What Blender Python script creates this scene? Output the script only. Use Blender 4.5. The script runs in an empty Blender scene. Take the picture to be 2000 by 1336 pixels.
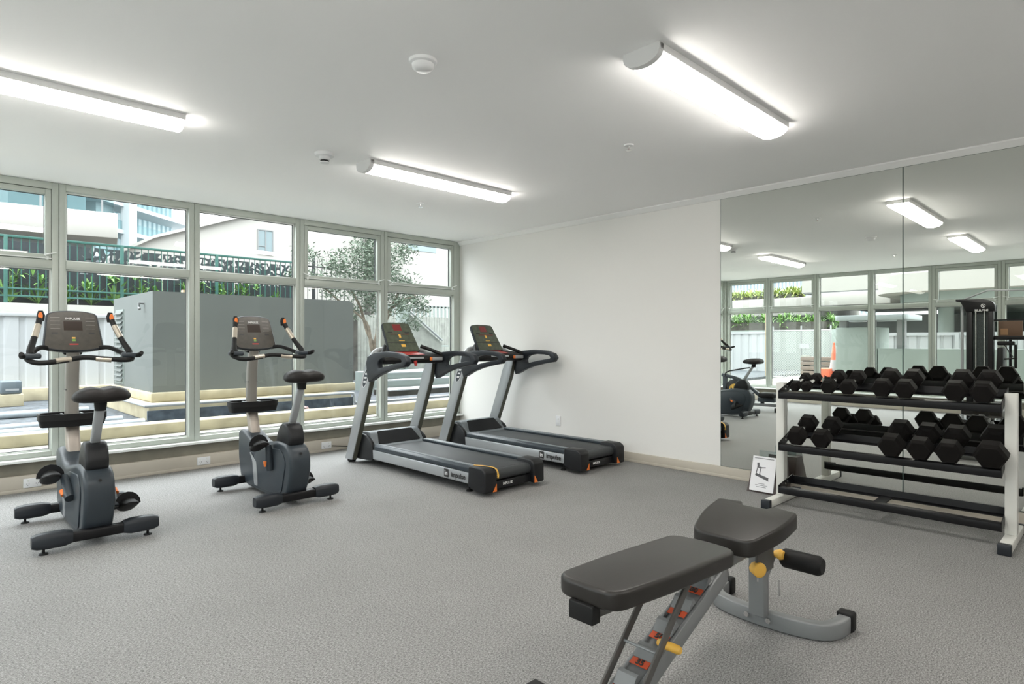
import bpy, bmesh, math, random
from mathutils import Vector, Matrix
random.seed(7)
C = bpy.context.scene.collection
sc = bpy.context.scene
PI = math.pi

# ------------------------------------------------------------------ camera
CAM = Vector((-5.295, -6.455, 1.239))
cd = bpy.data.cameras.new('camera'); cam = bpy.data.objects.new('camera', cd); C.objects.link(cam)
cd.sensor_width = 36.0; cd.lens = 1190.35 * 36.0 / 2000.0
cd.clip_start = 0.05; cd.clip_end = 400
cam.location = CAM; cam.rotation_euler = (PI / 2, 0, -0.772184)
sc.camera = cam
# ------------------------------------------------------------------ world and exposure
w = bpy.data.worlds.new('overcast_sky'); sc.world = w; w.use_nodes = True
bg = w.node_tree.nodes['Background']
# overcast sky: brighter towards the zenith than at the horizon
_nt = w.node_tree; _tc = _nt.nodes.new('ShaderNodeTexCoord'); _sp = _nt.nodes.new('ShaderNodeSeparateXYZ'); _mr = _nt.nodes.new('ShaderNodeMapRange')
_nt.links.new(_tc.outputs['Generated'], _sp.inputs[0]); _nt.links.new(_sp.outputs['Z'], _mr.inputs['Value'])
_mr.inputs['From Min'].default_value = 0.0; _mr.inputs['From Max'].default_value = 1.0
_mr.inputs['To Min'].default_value = 3.2; _mr.inputs['To Max'].default_value = 11.5
_nt.links.new(_mr.outputs[0], bg.inputs['Strength'])
bg.inputs['Color'].default_value = (0.93, 0.972, 1.0, 1)
sc.view_settings.view_transform = 'Standard'; sc.view_settings.look = 'None'
sc.view_settings.exposure = 0.16; sc.view_settings.gamma = 1.0
sc.view_settings.use_curve_mapping = False
sun_d = bpy.data.lights.new('sun', 'SUN'); sun_d.energy = 0.5; sun_d.angle = math.radians(25)
sun = bpy.data.objects.new('sun', sun_d); C.objects.link(sun); sun.rotation_euler = (math.radians(30), math.radians(-25), 0)
LAMP = 25.0

# ------------------------------------------------------------------ materials
def srgb(r, g, b):
    f = lambda c: (c / 255 / 12.92) if c / 255 <= 0.04045 else ((c / 255 + 0.055) / 1.055) ** 2.4
    return (f(r), f(g), f(b), 1)
MATS = {}
def mat(name, col, rough=0.5, metal=0.0, var=0.0, scale=8.0, bump=0.0, bscale=200.0, spec=0.5, emit=None):
    if name in MATS: return MATS[name]
    m = bpy.data.materials.new(name); m.use_nodes = True
    nt = m.node_tree; b = nt.nodes['Principled BSDF']
    b.inputs['Base Color'].default_value = col; b.inputs['Roughness'].default_value = rough
    b.inputs['Metallic'].default_value = metal; b.inputs['Specular IOR Level'].default_value = spec
    tc = nt.nodes.new('ShaderNodeTexCoord')
    if var > 0:
        n = nt.nodes.new('ShaderNodeTexNoise'); n.inputs['Scale'].default_value = scale; n.inputs['Detail'].default_value = 5
        nt.links.new(tc.outputs['Object'], n.inputs['Vector'])
        r = nt.nodes.new('ShaderNodeMapRange'); r.inputs['From Min'].default_value = 0.3; r.inputs['From Max'].default_value = 0.7
        r.inputs['To Min'].default_value = 1 - var; r.inputs['To Max'].default_value = 1 + var
        nt.links.new(n.outputs['Fac'], r.inputs['Value'])
        mx = nt.nodes.new('ShaderNodeMix'); mx.data_type = 'RGBA'; mx.blend_type = 'MULTIPLY'; mx.inputs[0].default_value = 1
        mx.inputs[6].default_value = col
        nt.links.new(r.outputs[0], mx.inputs[7]); nt.links.new(mx.outputs[2], b.inputs['Base Color'])
    if bump > 0:
        n2 = nt.nodes.new('ShaderNodeTexNoise'); n2.inputs['Scale'].default_value = bscale; n2.inputs['Detail'].default_value = 3
        nt.links.new(tc.outputs['Object'], n2.inputs['Vector'])
        bp = nt.nodes.new('ShaderNodeBump'); bp.inputs['Strength'].default_value = bump; bp.inputs['Distance'].default_value = 0.002
        nt.links.new(n2.outputs['Fac'], bp.inputs['Height']); nt.links.new(bp.outputs['Normal'], b.inputs['Normal'])
    if emit:
        b.inputs['Emission Color'].default_value = emit[0]; b.inputs['Emission Strength'].default_value = emit[1]
    MATS[name] = m
    return m

def carpet():
    m = bpy.data.materials.new('grey_loop_carpet'); m.use_nodes = True; nt = m.node_tree; b = nt.nodes['Principled BSDF']
    b.inputs['Roughness'].default_value = 0.75; b.inputs['Specular IOR Level'].default_value = 0.35
    tc = nt.nodes.new('ShaderNodeTexCoord')
    def noise(sc_, det, vs=(1, 1, 1)):
        mp = nt.nodes.new('ShaderNodeMapping'); mp.inputs['Scale'].default_value = vs
        nt.links.new(tc.outputs['Object'], mp.inputs['Vector'])
        n = nt.nodes.new('ShaderNodeTexNoise'); n.inputs['Scale'].default_value = sc_; n.inputs['Detail'].default_value = det; n.inputs['Roughness'].default_value = 0.8
        nt.links.new(mp.outputs[0], n.inputs['Vector']); return n
    a = noise(105, 6, (1.0, 1.6, 1)); c = noise(330, 4, (1.8, 1, 1)); d = noise(1.2, 2)
    def mr(n, lo, hi, f0=0.35, f1=0.65):
        r = nt.nodes.new('ShaderNodeMapRange'); r.inputs['From Min'].default_value = f0; r.inputs['From Max'].default_value = f1
        r.inputs['To Min'].default_value = lo; r.inputs['To Max'].default_value = hi; nt.links.new(n.outputs['Fac'], r.inputs['Value']); return r
    ra, rc, rd = mr(a, 0.25, 1.75, .36, .64), mr(c, 0.3, 1.7, .36, .64), mr(d, 0.96, 1.04)
    m1 = nt.nodes.new('ShaderNodeMath'); m1.operation = 'MULTIPLY'; nt.links.new(ra.outputs[0], m1.inputs[0]); nt.links.new(rc.outputs[0], m1.inputs[1])
    m2 = nt.nodes.new('ShaderNodeMath'); m2.operation = 'MULTIPLY'; nt.links.new(m1.outputs[0], m2.inputs[0]); nt.links.new(rd.outputs[0], m2.inputs[1])
    mx = nt.nodes.new('ShaderNodeMix'); mx.data_type = 'RGBA'; mx.blend_type = 'MULTIPLY'; mx.inputs[0].default_value = 1
    mx.inputs[6].default_value = (0.225, 0.222, 0.217, 1); nt.links.new(m2.outputs[0], mx.inputs[7]); nt.links.new(mx.outputs[2], b.inputs['Base Color'])
    bp = nt.nodes.new('ShaderNodeBump'); bp.inputs['Strength'].default_value = 0.2; bp.inputs['Distance'].default_value = 0.003
    nt.links.new(a.outputs['Fac'], bp.inputs['Height']); nt.links.new(bp.outputs['Normal'], b.inputs['Normal'])
    return m

def glass_mat(name, tint=(0.972, 0.982, 0.976, 1), refl=0.6):
    m = bpy.data.materials.new(name); m.use_nodes = True; nt = m.node_tree
    for n in list(nt.nodes):
        if n.type != 'OUTPUT_MATERIAL': nt.nodes.remove(n)
    out = [n for n in nt.nodes if n.type == 'OUTPUT_MATERIAL'][0]
    tr = nt.nodes.new('ShaderNodeBsdfTransparent'); tr.inputs[0].default_value = tint
    gl = nt.nodes.new('ShaderNodeBsdfGlossy'); gl.inputs['Roughness'].default_value = 0.0
    fr = nt.nodes.new('ShaderNodeLayerWeight'); fr.inputs[0].default_value = 0.5
    pw = nt.nodes.new('ShaderNodeMath'); pw.operation = 'POWER'; pw.inputs[1].default_value = 5.0
    nt.links.new(fr.outputs['Facing'], pw.inputs[0])
    mu = nt.nodes.new('ShaderNodeMath'); mu.operation = 'MULTIPLY_ADD'; mu.inputs[1].default_value = 0.95 * refl; mu.inputs[2].default_value = 0.04 * refl
    nt.links.new(pw.outputs[0], mu.inputs[0])
    mx = nt.nodes.new('ShaderNodeMixShader'); nt.links.new(mu.outputs[0], mx.inputs[0])
    nt.links.new(tr.outputs[0], mx.inputs[1]); nt.links.new(gl.outputs[0], mx.inputs[2]); nt.links.new(mx.outputs[0], out.inputs[0])
    return m

def screen_mat():   # laser-cut dark screen: cut-out leaf shapes let the light through
    m = bpy.data.materials.new('laser_cut_screen'); m.use_nodes = True; nt = m.node_tree
    b = nt.nodes['Principled BSDF']; b.inputs['Base Color'].default_value = (0.035, 0.045, 0.05, 1); b.inputs['Roughness'].default_value = 0.6
    out = [n for n in nt.nodes if n.type == 'OUTPUT_MATERIAL'][0]
    tc = nt.nodes.new('ShaderNodeTexCoord'); mp = nt.nodes.new('ShaderNodeMapping'); mp.inputs['Scale'].default_value = (1, 1, 0.75)
    mp.inputs['Rotation'].default_value = (0, 0.6, 0)
    nt.links.new(tc.outputs['Object'], mp.inputs['Vector'])
    nz = nt.nodes.new('ShaderNodeTexNoise'); nz.inputs['Scale'].default_value = 3; nt.links.new(mp.outputs[0], nz.inputs['Vector'])
    ad = nt.nodes.new('ShaderNodeVectorMath'); ad.operation = 'MULTIPLY_ADD'; ad.inputs[1].default_value = (0.35, 0.35, 0.35)
    nt.links.new(nz.outputs['Color'], ad.inputs[0]); nt.links.new(mp.outputs[0], ad.inputs[2])
    vo = nt.nodes.new('ShaderNodeTexVoronoi'); vo.feature = 'DISTANCE_TO_EDGE'; vo.inputs['Scale'].default_value = 8.5
    nt.links.new(ad.outputs[0], vo.inputs['Vector'])
    gt = nt.nodes.new('ShaderNodeMath'); gt.operation = 'GREATER_THAN'; gt.inputs[1].default_value = 0.17; nt.links.new(vo.outputs['Distance'], gt.inputs[0])
    tr = nt.nodes.new('ShaderNodeBsdfTransparent'); mx = nt.nodes.new('ShaderNodeMixShader')
    nt.links.new(gt.outputs[0], mx.inputs[0]); nt.links.new(b.outputs[0], mx.inputs[1]); nt.links.new(tr.outputs[0], mx.inputs[2])
    nt.links.new(mx.outputs[0], out.inputs[0])
    return m

def louvre_stripes(name, c1, c2, scale, axis='Z'):
    m = bpy.data.materials.new(name); m.use_nodes = True; nt = m.node_tree; b = nt.nodes['Principled BSDF']
    b.inputs['Roughness'].default_value = 0.6
    tc = nt.nodes.new('ShaderNodeTexCoord'); wv = nt.nodes.new('ShaderNodeTexWave'); wv.bands_direction = axis; wv.inputs['Scale'].default_value = scale
    nt.links.new(tc.outputs['Object'], wv.inputs['Vector'])
    mx = nt.nodes.new('ShaderNodeMix'); mx.data_type = 'RGBA'; mx.inputs[6].default_value = c1; mx.inputs[7].default_value = c2
    nt.links.new(wv.outputs['Fac'], mx.inputs[0]); nt.links.new(mx.outputs[2], b.inputs['Base Color'])
    return m

M_wall = mat('white_paint', (0.78, 0.772, 0.745, 1), 0.6, bump=0.05, bscale=120)
M_ceil = mat('ceiling_paint', (0.94, 0.94, 0.94, 1), 0.7, bump=0.04, bscale=90)
M_corn = mat('cornice_paint', (0.82, 0.82, 0.81, 1), 0.5)
M_alu = mat('grey_window_aluminium', srgb(178, 184, 176), 0.4, 0.15)
M_alu_d = mat('dark_gasket', (0.02, 0.025, 0.025, 1), 0.6)
M_sill = mat('white_sill_paint', srgb(225, 228, 225), 0.4)
M_brown = mat('grey_brown_low_wall', srgb(128, 124, 112), 0.8, var=0.12, scale=6)
M_beige = mat('beige_skirting', srgb(186, 179, 166), 0.5, var=0.04, scale=3)
M_white = mat('white_plastic', (0.75, 0.76, 0.77, 1), 0.35)
M_lampbody = mat('lamp_white_body', (0.72, 0.72, 0.72, 1), 0.4)
M_lamp = mat('lamp_diffuser', (0.9, 0.9, 0.9, 1), 0.5, emit=((1.0, 0.955, 0.895, 1), LAMP))
M_mirror = mat('mirror_silver', (0.82, 0.84, 0.80, 1), 0.0, 1.0)
M_edge = mat('mirror_edge', (0.05, 0.09, 0.08, 1), 0.3)
M_glass = glass_mat('window_glass')
M_acryl = glass_mat('clear_acrylic', (0.85, 0.9, 0.9, 1))
M_black = mat('black_rubber', (0.008, 0.008, 0.008, 1), 0.6, spec=0.3)
M_hex = mat('hex_rubber', (0.007, 0.006, 0.0055, 1), 0.6, bump=0.1, bscale=300, spec=0.15)
M_blackm = mat('black_metal', (0.006, 0.006, 0.007, 1), 0.4, 0.0, spec=0.3)
M_chrome = mat('chrome', (0.7, 0.7, 0.7, 1), 0.2, 1.0)
M_slate = mat('slate_grey_plastic', srgb(50, 57, 63), 0.4, spec=0.4)
M_slate2 = mat('dark_slate_plastic', srgb(36, 40, 45), 0.45, spec=0.35)
M_dkp = mat('dark_plastic', srgb(26, 27, 29), 0.45, spec=0.35)
M_seat = mat('saddle_vinyl', srgb(28, 25, 24), 0.5, spec=0.3, bump=0.1, bscale=150)
M_silver = mat('silver_paint', srgb(165, 168, 170), 0.35, 0.4)
M_mast = mat('champagne_metal', srgb(140, 136, 130), 0.35, 0.4)
M_mast2 = mat('light_champagne_metal', srgb(176, 166, 156), 0.35, 0.4)
M_orange = mat('orange_plastic', srgb(225, 120, 50), 0.45)
M_red = mat('red_plastic', srgb(170, 45, 40), 0.4)
M_yellow = mat('yellow_plastic', srgb(225, 175, 75), 0.45)
M_panel = mat('console_face', srgb(62, 58, 50), 0.3, var=0.25, scale=25)
M_panel_g = mat('treadmill_console_face', srgb(72, 78, 64), 0.3, var=0.3, scale=25)
M_screen = mat('console_screen', srgb(52, 42, 36), 0.15)
M_rscreen = mat('red_led_screen', srgb(120, 45, 45), 0.2)
M_grip = mat('sensor_grip_metal', srgb(190, 180, 165), 0.3, 0.6)
M_ink = mat('dark_ink', (0.02, 0.02, 0.02, 1), 0.5)
M_wink = mat('white_ink', (0.75, 0.75, 0.75, 1), 0.5)
M_belt = mat('treadmill_belt', srgb(52, 55, 57), 0.55, bump=0.15, bscale=400)
M_rail = mat('foot_rail_grey', srgb(112, 118, 122), 0.5)
M_bench = mat('bench_vinyl', srgb(33, 30, 27), 0.40, bump=0.06, bscale=60, spec=0.5)
M_steel = mat('grey_powder_coat', srgb(125, 127, 128), 0.4, 0.15)
M_rackw = mat('white_powder_coat', srgb(218, 218, 212), 0.4)
M_label = mat('orange_label', srgb(190, 75, 40), 0.5)
M_conc = mat('weathered_concrete', srgb(172, 163, 138), 0.85, var=0.18, scale=4)
M_concl = mat('pale_paving', srgb(154, 152, 142), 0.85, var=0.08, scale=3)
M_grav = mat('wet_gravel', srgb(70, 75, 80), 0.8, var=0.6, scale=14, bump=0.8, bscale=40)
M_wfence = mat('white_fence_paint', srgb(168, 171, 173), 0.55)
M_util = mat('grey_render', srgb(102, 107, 105), 0.7, var=0.06, scale=1.5)
M_util2 = mat('grey_block', srgb(140, 150, 146), 0.75, var=0.06, scale=2)
M_green = mat('green_railing', srgb(52, 96, 88), 0.5)
M_cream = mat('cream_render', srgb(158, 156, 151), 0.7)
M_tower = mat('tower_white', srgb(152, 160, 162), 0.6)
M_bglass = mat('blue_building_glass', srgb(122, 136, 140), 0.15, 0.0)
M_soil = mat('dark_soil', srgb(70, 68, 62), 0.9, var=0.4, scale=6)
M_leafd = mat('tree_leaf', srgb(98, 114, 96), 0.6, var=0.35, scale=5)
M_leafg = mat('fern_leaf', srgb(96, 135, 62), 0.55, var=0.4, scale=6)
M_leafy = mat('yellow_green_leaf', srgb(150, 165, 85), 0.55, var=0.4, scale=3)
M_bark = mat('tree_bark', srgb(128, 118, 104), 0.85, var=0.3, scale=12)
M_timber = mat('grey_timber', srgb(150, 153, 146), 0.8, var=0.2, scale=5)
M_wood = mat('timber_post', srgb(200, 175, 145), 0.7)
M_spike = mat('black_iron', srgb(40, 44, 46), 0.5)

# ------------------------------------------------------------------ mesh builder
class MB:
    def __init__(s): s.v = []; s.f = []
    def add(s, vs, fs):
        o = len(s.v); s.v += [tuple(v) for v in vs]; s.f += [tuple(i + o for i in f) for f in fs]; return s
    def box(s, x0, x1, y0, y1, z0, z1):
        vs = [(x, y, z) for x in (x0, x1) for y in (y0, y1) for z in (z0, z1)]
        return s.add(vs, [(0, 1, 3, 2), (4, 6, 7, 5), (0, 4, 5, 1), (2, 3, 7, 6), (0, 2, 6, 4), (1, 5, 7, 3)])
    def prism(s, pts, ax, a, b, pts2=None):
        p2 = pts2 or pts
        def mk(p, t): return (t, p[0], p[1]) if ax == 'x' else ((p[0], t, p[1]) if ax == 'y' else (p[0], p[1], t))
        n = len(pts); vs = [mk(p, a) for p in pts] + [mk(p, b) for p in p2]
        return s.add(vs, [tuple(range(n)), tuple(range(2 * n - 1, n - 1, -1))] + [(i, (i + 1) % n, (i + 1) % n + n, i + n) for i in range(n)])
    def ringprism(s, out, inn, ax, a, b):
        def mk(p, t): return (t, p[0], p[1]) if ax == 'x' else ((p[0], t, p[1]) if ax == 'y' else (p[0], p[1], t))
        n = len(out); vs = [mk(p, a) for p in out] + [mk(p, a) for p in inn] + [mk(p, b) for p in out] + [mk(p, b) for p in inn]
        fs = []
        for i in range(n):
            j = (i + 1) % n
            fs += [(i, j, j + n, i + n), (2 * n + i, 3 * n + i, 3 * n + j, 2 * n + j), (i, 2 * n + i, 2 * n + j, j), (n + i, n + j, 3 * n + j, 3 * n + i)]
        return s.add(vs, fs)
    def loft(s, rings, caps=True):
        n = len(rings[0]); vs = [p for r in rings for p in r]; fs = []
        for k in range(len(rings) - 1):
            for i in range(n):
                j = (i + 1) % n; fs.append((k * n + i, k * n + j, (k + 1) * n + j, (k + 1) * n + i))
        if caps: fs += [tuple(range(n - 1, -1, -1)), tuple((len(rings) - 1) * n + i for i in range(n))]
        return s.add(vs, fs)
    def tube(s, pts, r, n=12, sq=None, up=(0, 0, 1), closed=False, smooth=0):
        P = [Vector(p) for p in pts]
        if smooth:
            Q = []
            for i in range(len(P) - 1):
                p0 = P[max(i - 1, 0)]; p1 = P[i]; p2 = P[i + 1]; p3 = P[min(i + 2, len(P) - 1)]
                for k in range(smooth):
                    t = k / smooth
                    Q.append(0.5 * ((2 * p1) + (p2 - p0) * t + (2 * p0 - 5 * p1 + 4 * p2 - p3) * t * t + (3 * p1 - p0 - 3 * p2 + p3) * t ** 3))
            Q.append(P[-1]); 
            if isinstance(r, (list, tuple)):
                R = []
                for i in range(len(r) - 1):
                    for k in range(smooth): R.append(r[i] + (r[i + 1] - r[i]) * k / smooth)
                R.append(r[-1]); r = R
            P = Q
        m = len(P); rings = []; U = Vector(up); nrm = None
        for i in range(m):
            a = P[i] - P[i - 1] if i > 0 else P[1] - P[0]
            b = P[i + 1] - P[i] if i < m - 1 else P[-1] - P[-2]
            t = (a.normalized() + b.normalized()).normalized()
            if sq or nrm is None:
                sd = t.cross(U)
                if sd.length < 1e-4: sd = t.cross(Vector((1, 0, 0)))
                if nrm is not None and sq and sd.dot(nrm) < 0: pass
                nrm = sd.normalized()
            else:
                nrm = (nrm - t * nrm.dot(t)).normalized()
            bn = nrm.cross(t).normalized()
            if sq:
                k = 1.0
                if 0 < i < m - 1:
                    cs = a.normalized().dot(b.normalized()); k = 1 / max(0.5, math.sqrt((1 + cs) / 2))
                w_, h_ = sq[0] / 2, sq[1] / 2
                rings.append([P[i] + nrm * w_ * sx * k + bn * h_ * sz for sx, sz in ((1, 1), (-1, 1), (-1, -1), (1, -1))])
            else:
                rr = r[i] if isinstance(r, (list, tuple)) else r
                rings.append([P[i] + nrm * math.cos(2 * PI * q / n) * rr + bn * math.sin(2 * PI * q / n) * rr for q in range(n)])
        return s.loft(rings)
    def cyl(s, p0, p1, r0, r1=None, n=20): return s.tube([p0, p1], [r0, r0 if r1 is None else r1], n)
    def lathe(s, prof, c, ax='z', n=24):
        rings = []
        for r, h in prof:
            ring = []
            for q in range(n):
                a = 2 * PI * q / n; x, y = r * math.cos(a), r * math.sin(a)
                ring.append((c[0] + x, c[1] + y, c[2] + h) if ax == 'z' else ((c[0] + h, c[1] + x, c[2] + y) if ax == 'x' else (c[0] + x, c[1] + h, c[2] + y)))
            rings.append(ring)
        return s.loft(rings)
    def build(s, name, m, parent=None, bevel=0, seg=2, smooth=False, angle=40, loc=None):
        me = bpy.data.meshes.new(name); me.from_pydata(s.v, [], s.f); me.update()
        bm = bmesh.new(); bm.from_mesh(me); bmesh.ops.recalc_face_normals(bm, faces=bm.faces); bm.to_mesh(me); bm.free()
        me.materials.append(m)
        o = bpy.data.objects.new(name, me); C.objects.link(o)
        if bevel:
            b = o.modifiers.new('bevel', 'BEVEL'); b.width = bevel; b.segments = seg; b.limit_method = 'ANGLE'; b.angle_limit = math.radians(35)
            smooth = True
        if smooth:
            me.polygons.foreach_set('use_smooth', [True] * len(me.polygons))
            me.set_sharp_from_angle(angle=math.radians(angle)) if not bevel else None
        if loc: o.location = loc
        if parent is not None: o.parent = parent
        return o
def tag(o, label=None, cat=None, group=None, kind=None):
    if label: o['label'] = label
    if cat: o['category'] = cat
    if group: o['group'] = group
    if kind: o['kind'] = kind
    return o
def thing(name, label, cat, loc=(0, 0, 0), rz=0, group=None, kind=None):
    o = bpy.data.objects.new(name, None); C.objects.link(o); o.empty_display_size = 0.1
    o.location = loc; o.rotation_euler = (0, 0, rz); return tag(o, label, cat, group, kind)
def kids(o): return [c for c in bpy.data.objects if c.parent == o]
def dup(o, loc, rz=None, label=None):
    def cp(a, par):
        b = a.copy(); C.objects.link(b)
        if par is not None: b.parent = par
        for k in kids(a): cp(k, b)
        return b
    r = cp(o, None); r.location = loc
    if rz is not None: r.rotation_euler = (0, 0, rz)
    if label: r['label'] = label
    return r
def text(name, s_, size, m, parent, mtx, depth=0.0008, bold=0.0, align='CENTER'):
    cu = bpy.data.curves.new('lettering', 'FONT'); cu.body = s_; cu.size = size; cu.extrude = depth; cu.align_x = align; cu.align_y = 'CENTER'; cu.offset = bold
    t = bpy.data.objects.new('tmp', cu); C.objects.link(t)
    dg = bpy.context.evaluated_depsgraph_get(); me = bpy.data.meshes.new_from_object(t.evaluated_get(dg))
    bpy.data.objects.remove(t); bpy.data.curves.remove(cu)
    me.transform(mtx); me.materials.clear(); me.materials.append(m)
    o = bpy.data.objects.new(name, me); C.objects.link(o)
    if parent is not None: o.parent = parent
    return o
def frame(origin, xdir, ydir):
    x = Vector(xdir).normalized(); y = Vector(ydir); z = x.cross(y).normalized(); y = z.cross(x)
    M = Matrix.Identity(4)
    for i in range(3): M[i][0] = x[i]; M[i][1] = y[i]; M[i][2] = z[i]; M[i][3] = origin[i]
    return M
def cut(pts, r, n=4):   # round the corners of a 2D outline
    out = []; N = len(pts)
    for i in range(N):
        p0, p1, p2 = Vector(pts[i - 1]), Vector(pts[i]), Vector(pts[(i + 1) % N])
        a = (p0 - p1); b = (p2 - p1); d = min(r[i] if isinstance(r, list) else r, a.length * 0.48, b.length * 0.48)
        A = p1 + a.normalized() * d; B = p1 + b.normalized() * d
        for k in range(n + 1):
            t = k / n; out.append(tuple(A * (1 - t) ** 2 + p1 * 2 * t * (1 - t) + B * t * t))
    return out
S = 'structure'

# ------------------------------------------------------------------ room shell
XW, YB, H = -7.65, -9.2, 2.6
tag(MB().box(XW - 0.1, 0.0, YB, 0.0, -0.08, 0.0).build('floor', carpet()), kind=S)
tag(MB().box(XW - 0.15, 0.12, YB - 0.12, 0.12, H, H + 0.15).build('ceiling', M_ceil), kind=S)
tag(MB().box(0.0, 0.15, YB - 0.12, 0.12, -0.08, H).build('wall_right', M_wall), kind=S)
tag(MB().box(XW - 0.1, 0.0, YB - 0.12, YB, -0.08, H).build('wall_back', M_wall), kind=S)
tag(MB().box(XW, 0.0, -0.012, 0.10, -0.08, 0.245).build('wall_front', M_brown), kind=S)
tag(MB().box(XW - 0.10, XW + 0.012, YB, 0.1, -0.08, 0.245).build('wall_left', M_brown), kind=S)
tag(MB().prism([(-0.048, 0.0), (-0.012, 0.0), (-0.012, 0.137), (-0.048, 0.137)], 'x', XW + 0.05, 0.0).build('baseboard_front', M_beige, bevel=0.003), kind=S)
tag(MB().box(XW + 0.05, -0.0, -0.052, -0.047, 0.0, 0.028).build('trim_1', M_beige, bevel=0.002), kind=S)
tag(MB().box(XW + 0.012, XW + 0.048, YB, -0.048, 0.0, 0.137).build('baseboard_left', M_beige, bevel=0.003), kind=S)
tag(MB().box(-0.018, 0.0, YB, -0.048, 0.0, 0.098).build('baseboard_right', M_beige, bevel=0.003), kind=S)
tag(MB().box(-0.023, -0.018, YB, -0.052, 0.0, 0.026).build('trim_2', M_beige, bevel=0.002), kind=S)
tag(MB().prism([(0, 2.552), (-0.012, 2.552), (-0.045, 2.59), (-0.045, 2.6), (0, 2.6)], 'y', YB, -0.002).build('trim_3', M_corn, smooth=True), kind=S)
tag(MB().box(XW + 0.03, 0.0, -0.085, 0.0, 0.245, 0.268).build('trim_4', M_sill, bevel=0.003), kind=S)
tag(MB().box(XW, XW + 0.085, YB, -0.085, 0.245, 0.268).build('trim_5', M_sill, bevel=0.003), kind=S)

# windows. axis 'x': pane in the Y=0 wall; axis 'y': pane in the left wall
def bay(n, a, b, sash, axis):
    T = (lambda u, d: (u, d)) if axis == 'x' else (lambda u, d: (XW - d, u))
    root = thing('window_%d' % n, None, None, kind=S)
    def bar(mb, u0, u1, d0, d1, z0, z1):
        (xa, ya), (xb, yb) = T(u0, d0), T(u1, d1)
        mb.box(min(xa, xb), max(xa, xb), min(ya, yb), max(ya, yb), z0, z1)
    fw = 0.047; g = 0.002; a += g; b -= g; z0, z1 = 0.268, 2.598
    f = MB()
    bar(f, a, a + fw, -0.004, 0.1, z0, z1); bar(f, b - fw, b, -0.004, 0.1, z0, z1)
    bar(f, a + fw, b - fw, -0.004, 0.1, z0, z0 + 0.045); bar(f, a + fw, b - fw, -0.004, 0.1, 2.54, z1); bar(f, a + fw, b - fw, -0.010, 0.1, 1.868, 1.938)
    f.build('frame', M_alu, root, bevel=0.0025)
    bk = MB(); bar(bk, a - 0.004, a + 0.002, 0.02, 0.09, z0, z1)
    bar(bk, a, b, 0.0, 0.006, 2.586, 2.592); bk.build('groove_strip', M_alu_d, root)
    st = MB()
    for (u0, u1, zz0, zz1) in ((a + fw, b - fw, z0 + 0.045, 1.868),) + (() if sash else ((a + fw, b - fw, 1.938, 2.54),)):
        t = 0.012
        bar(st, u0, u0 + t, 0.045, 0.07, zz0, zz1); bar(st, u1 - t, u1, 0.045, 0.07, zz0, zz1)
        bar(st, u0 + t, u1 - t, 0.045, 0.07, zz0, zz0 + t); bar(st, u0 + t, u1 - t, 0.045, 0.07, zz1 - t, zz1)
    st.build('glazing_bead', M_sill, root)
    gk = MB()
    for (u0, u1, zz0, zz1) in ((a + fw + 0.012, b - fw - 0.012, z0 + 0.057, 1.856), ((a + fw + 0.045, b - fw - 0.045, 1.984, 2.494) if sash else (a + fw + 0.012, b - fw - 0.012, 1.95, 2.528))):
        t = 0.004
        bar(gk, u0, u0 + t, 0.05, 0.066, zz0, zz1); bar(gk, u1 - t, u1, 0.05, 0.066, zz0, zz1)
        bar(gk, u0 + t, u1 - t, 0.05, 0.066, zz0, zz0 + t); bar(gk, u0 + t, u1 - t, 0.05, 0.066, zz1 - t, zz1)
    gk.build('gasket', M_alu_d, root)
    gp = MB(); bar(gp, a + fw, b - fw, 0.057, 0.059, z0 + 0.045, 1.868); gp.build('lower_pane', M_glass, root)
    gp = MB(); bar(gp, a + fw, b - fw, 0.057, 0.059, 1.938, 2.54); gp.build('upper_pane', M_glass, root)
    if sash:
        s_ = MB(); u0, u1 = a + fw + 0.003, b - fw - 0.003; t = 0.042
        bar(s_, u0, u0 + t, 0.0, 0.05, 1.942, 2.536); bar(s_, u1 - t, u1, 0.0, 0.05, 1.942, 2.536)
        bar(s_, u0 + t, u1 - t, 0.0, 0.05, 1.942, 1.942 + t); bar(s_, u0 + t, u1 - t, 0.0, 0.05, 2.536 - t, 2.536)
        sh = s_.build('sash', M_alu, root, bevel=0.003)
        lp = MB(); bar(lp, u0, u1, -0.022, -0.008, 1.944, 1.952); lp.build('pull_rail', M_sill, sh)
        for u in (u0 + 0.03, u1 - 0.03):
            q = MB(); d = 0.06 if u < (u0 + u1) / 2 else -0.06
            (x1, y1), (x2, y2), (x3, y3) = T(u, -0.012), T(u + d * 0.3, -0.04), T(u - d, -0.035)
            q.tube([(x1, y1, 1.945), (x2, y2, 1.975), (x3, y3, 2.0)], 0.006, 8); q.tube([(x1, y1, 1.935), (x1, y1, 1.965)], 0.011, 8)
            q.build('latch', M_sill, sh, smooth=True)
ex = [-7.6, -6.585, -5.51, -4.432, -3.355, -2.276, -1.2, -0.06]
sx = [1, 0, 1, 0, 0, 1, 1]
for i in range(7): bay(i + 1, ex[i], ex[i + 1], sx[i], 'x')
ey = [-0.05 if k == 0 else -0.974 * k for k in range(10)]
sy = [1, 1, 0, 0, 1, 1, 0, 0, 1]
for i in range(9): bay(8 + i, ey[i + 1], ey[i], sy[i], 'y')
tag(MB().box(-0.06, 0.0, 0.0, 0.1, 0.245, 2.6).build('trim_6', M_alu, bevel=0.003), kind=S)
tag(MB().box(XW - 0.1, XW + 0.05, -0.05, 0.1, 0.245, 2.6).build('trim_7', M_alu, bevel=0.003), kind=S)
tag(MB().box(XW - 0.1, XW + 0.02, YB, -0.974 * 9, 0.245, 2.6).build('trim_8', M_alu), kind=S)

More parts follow.
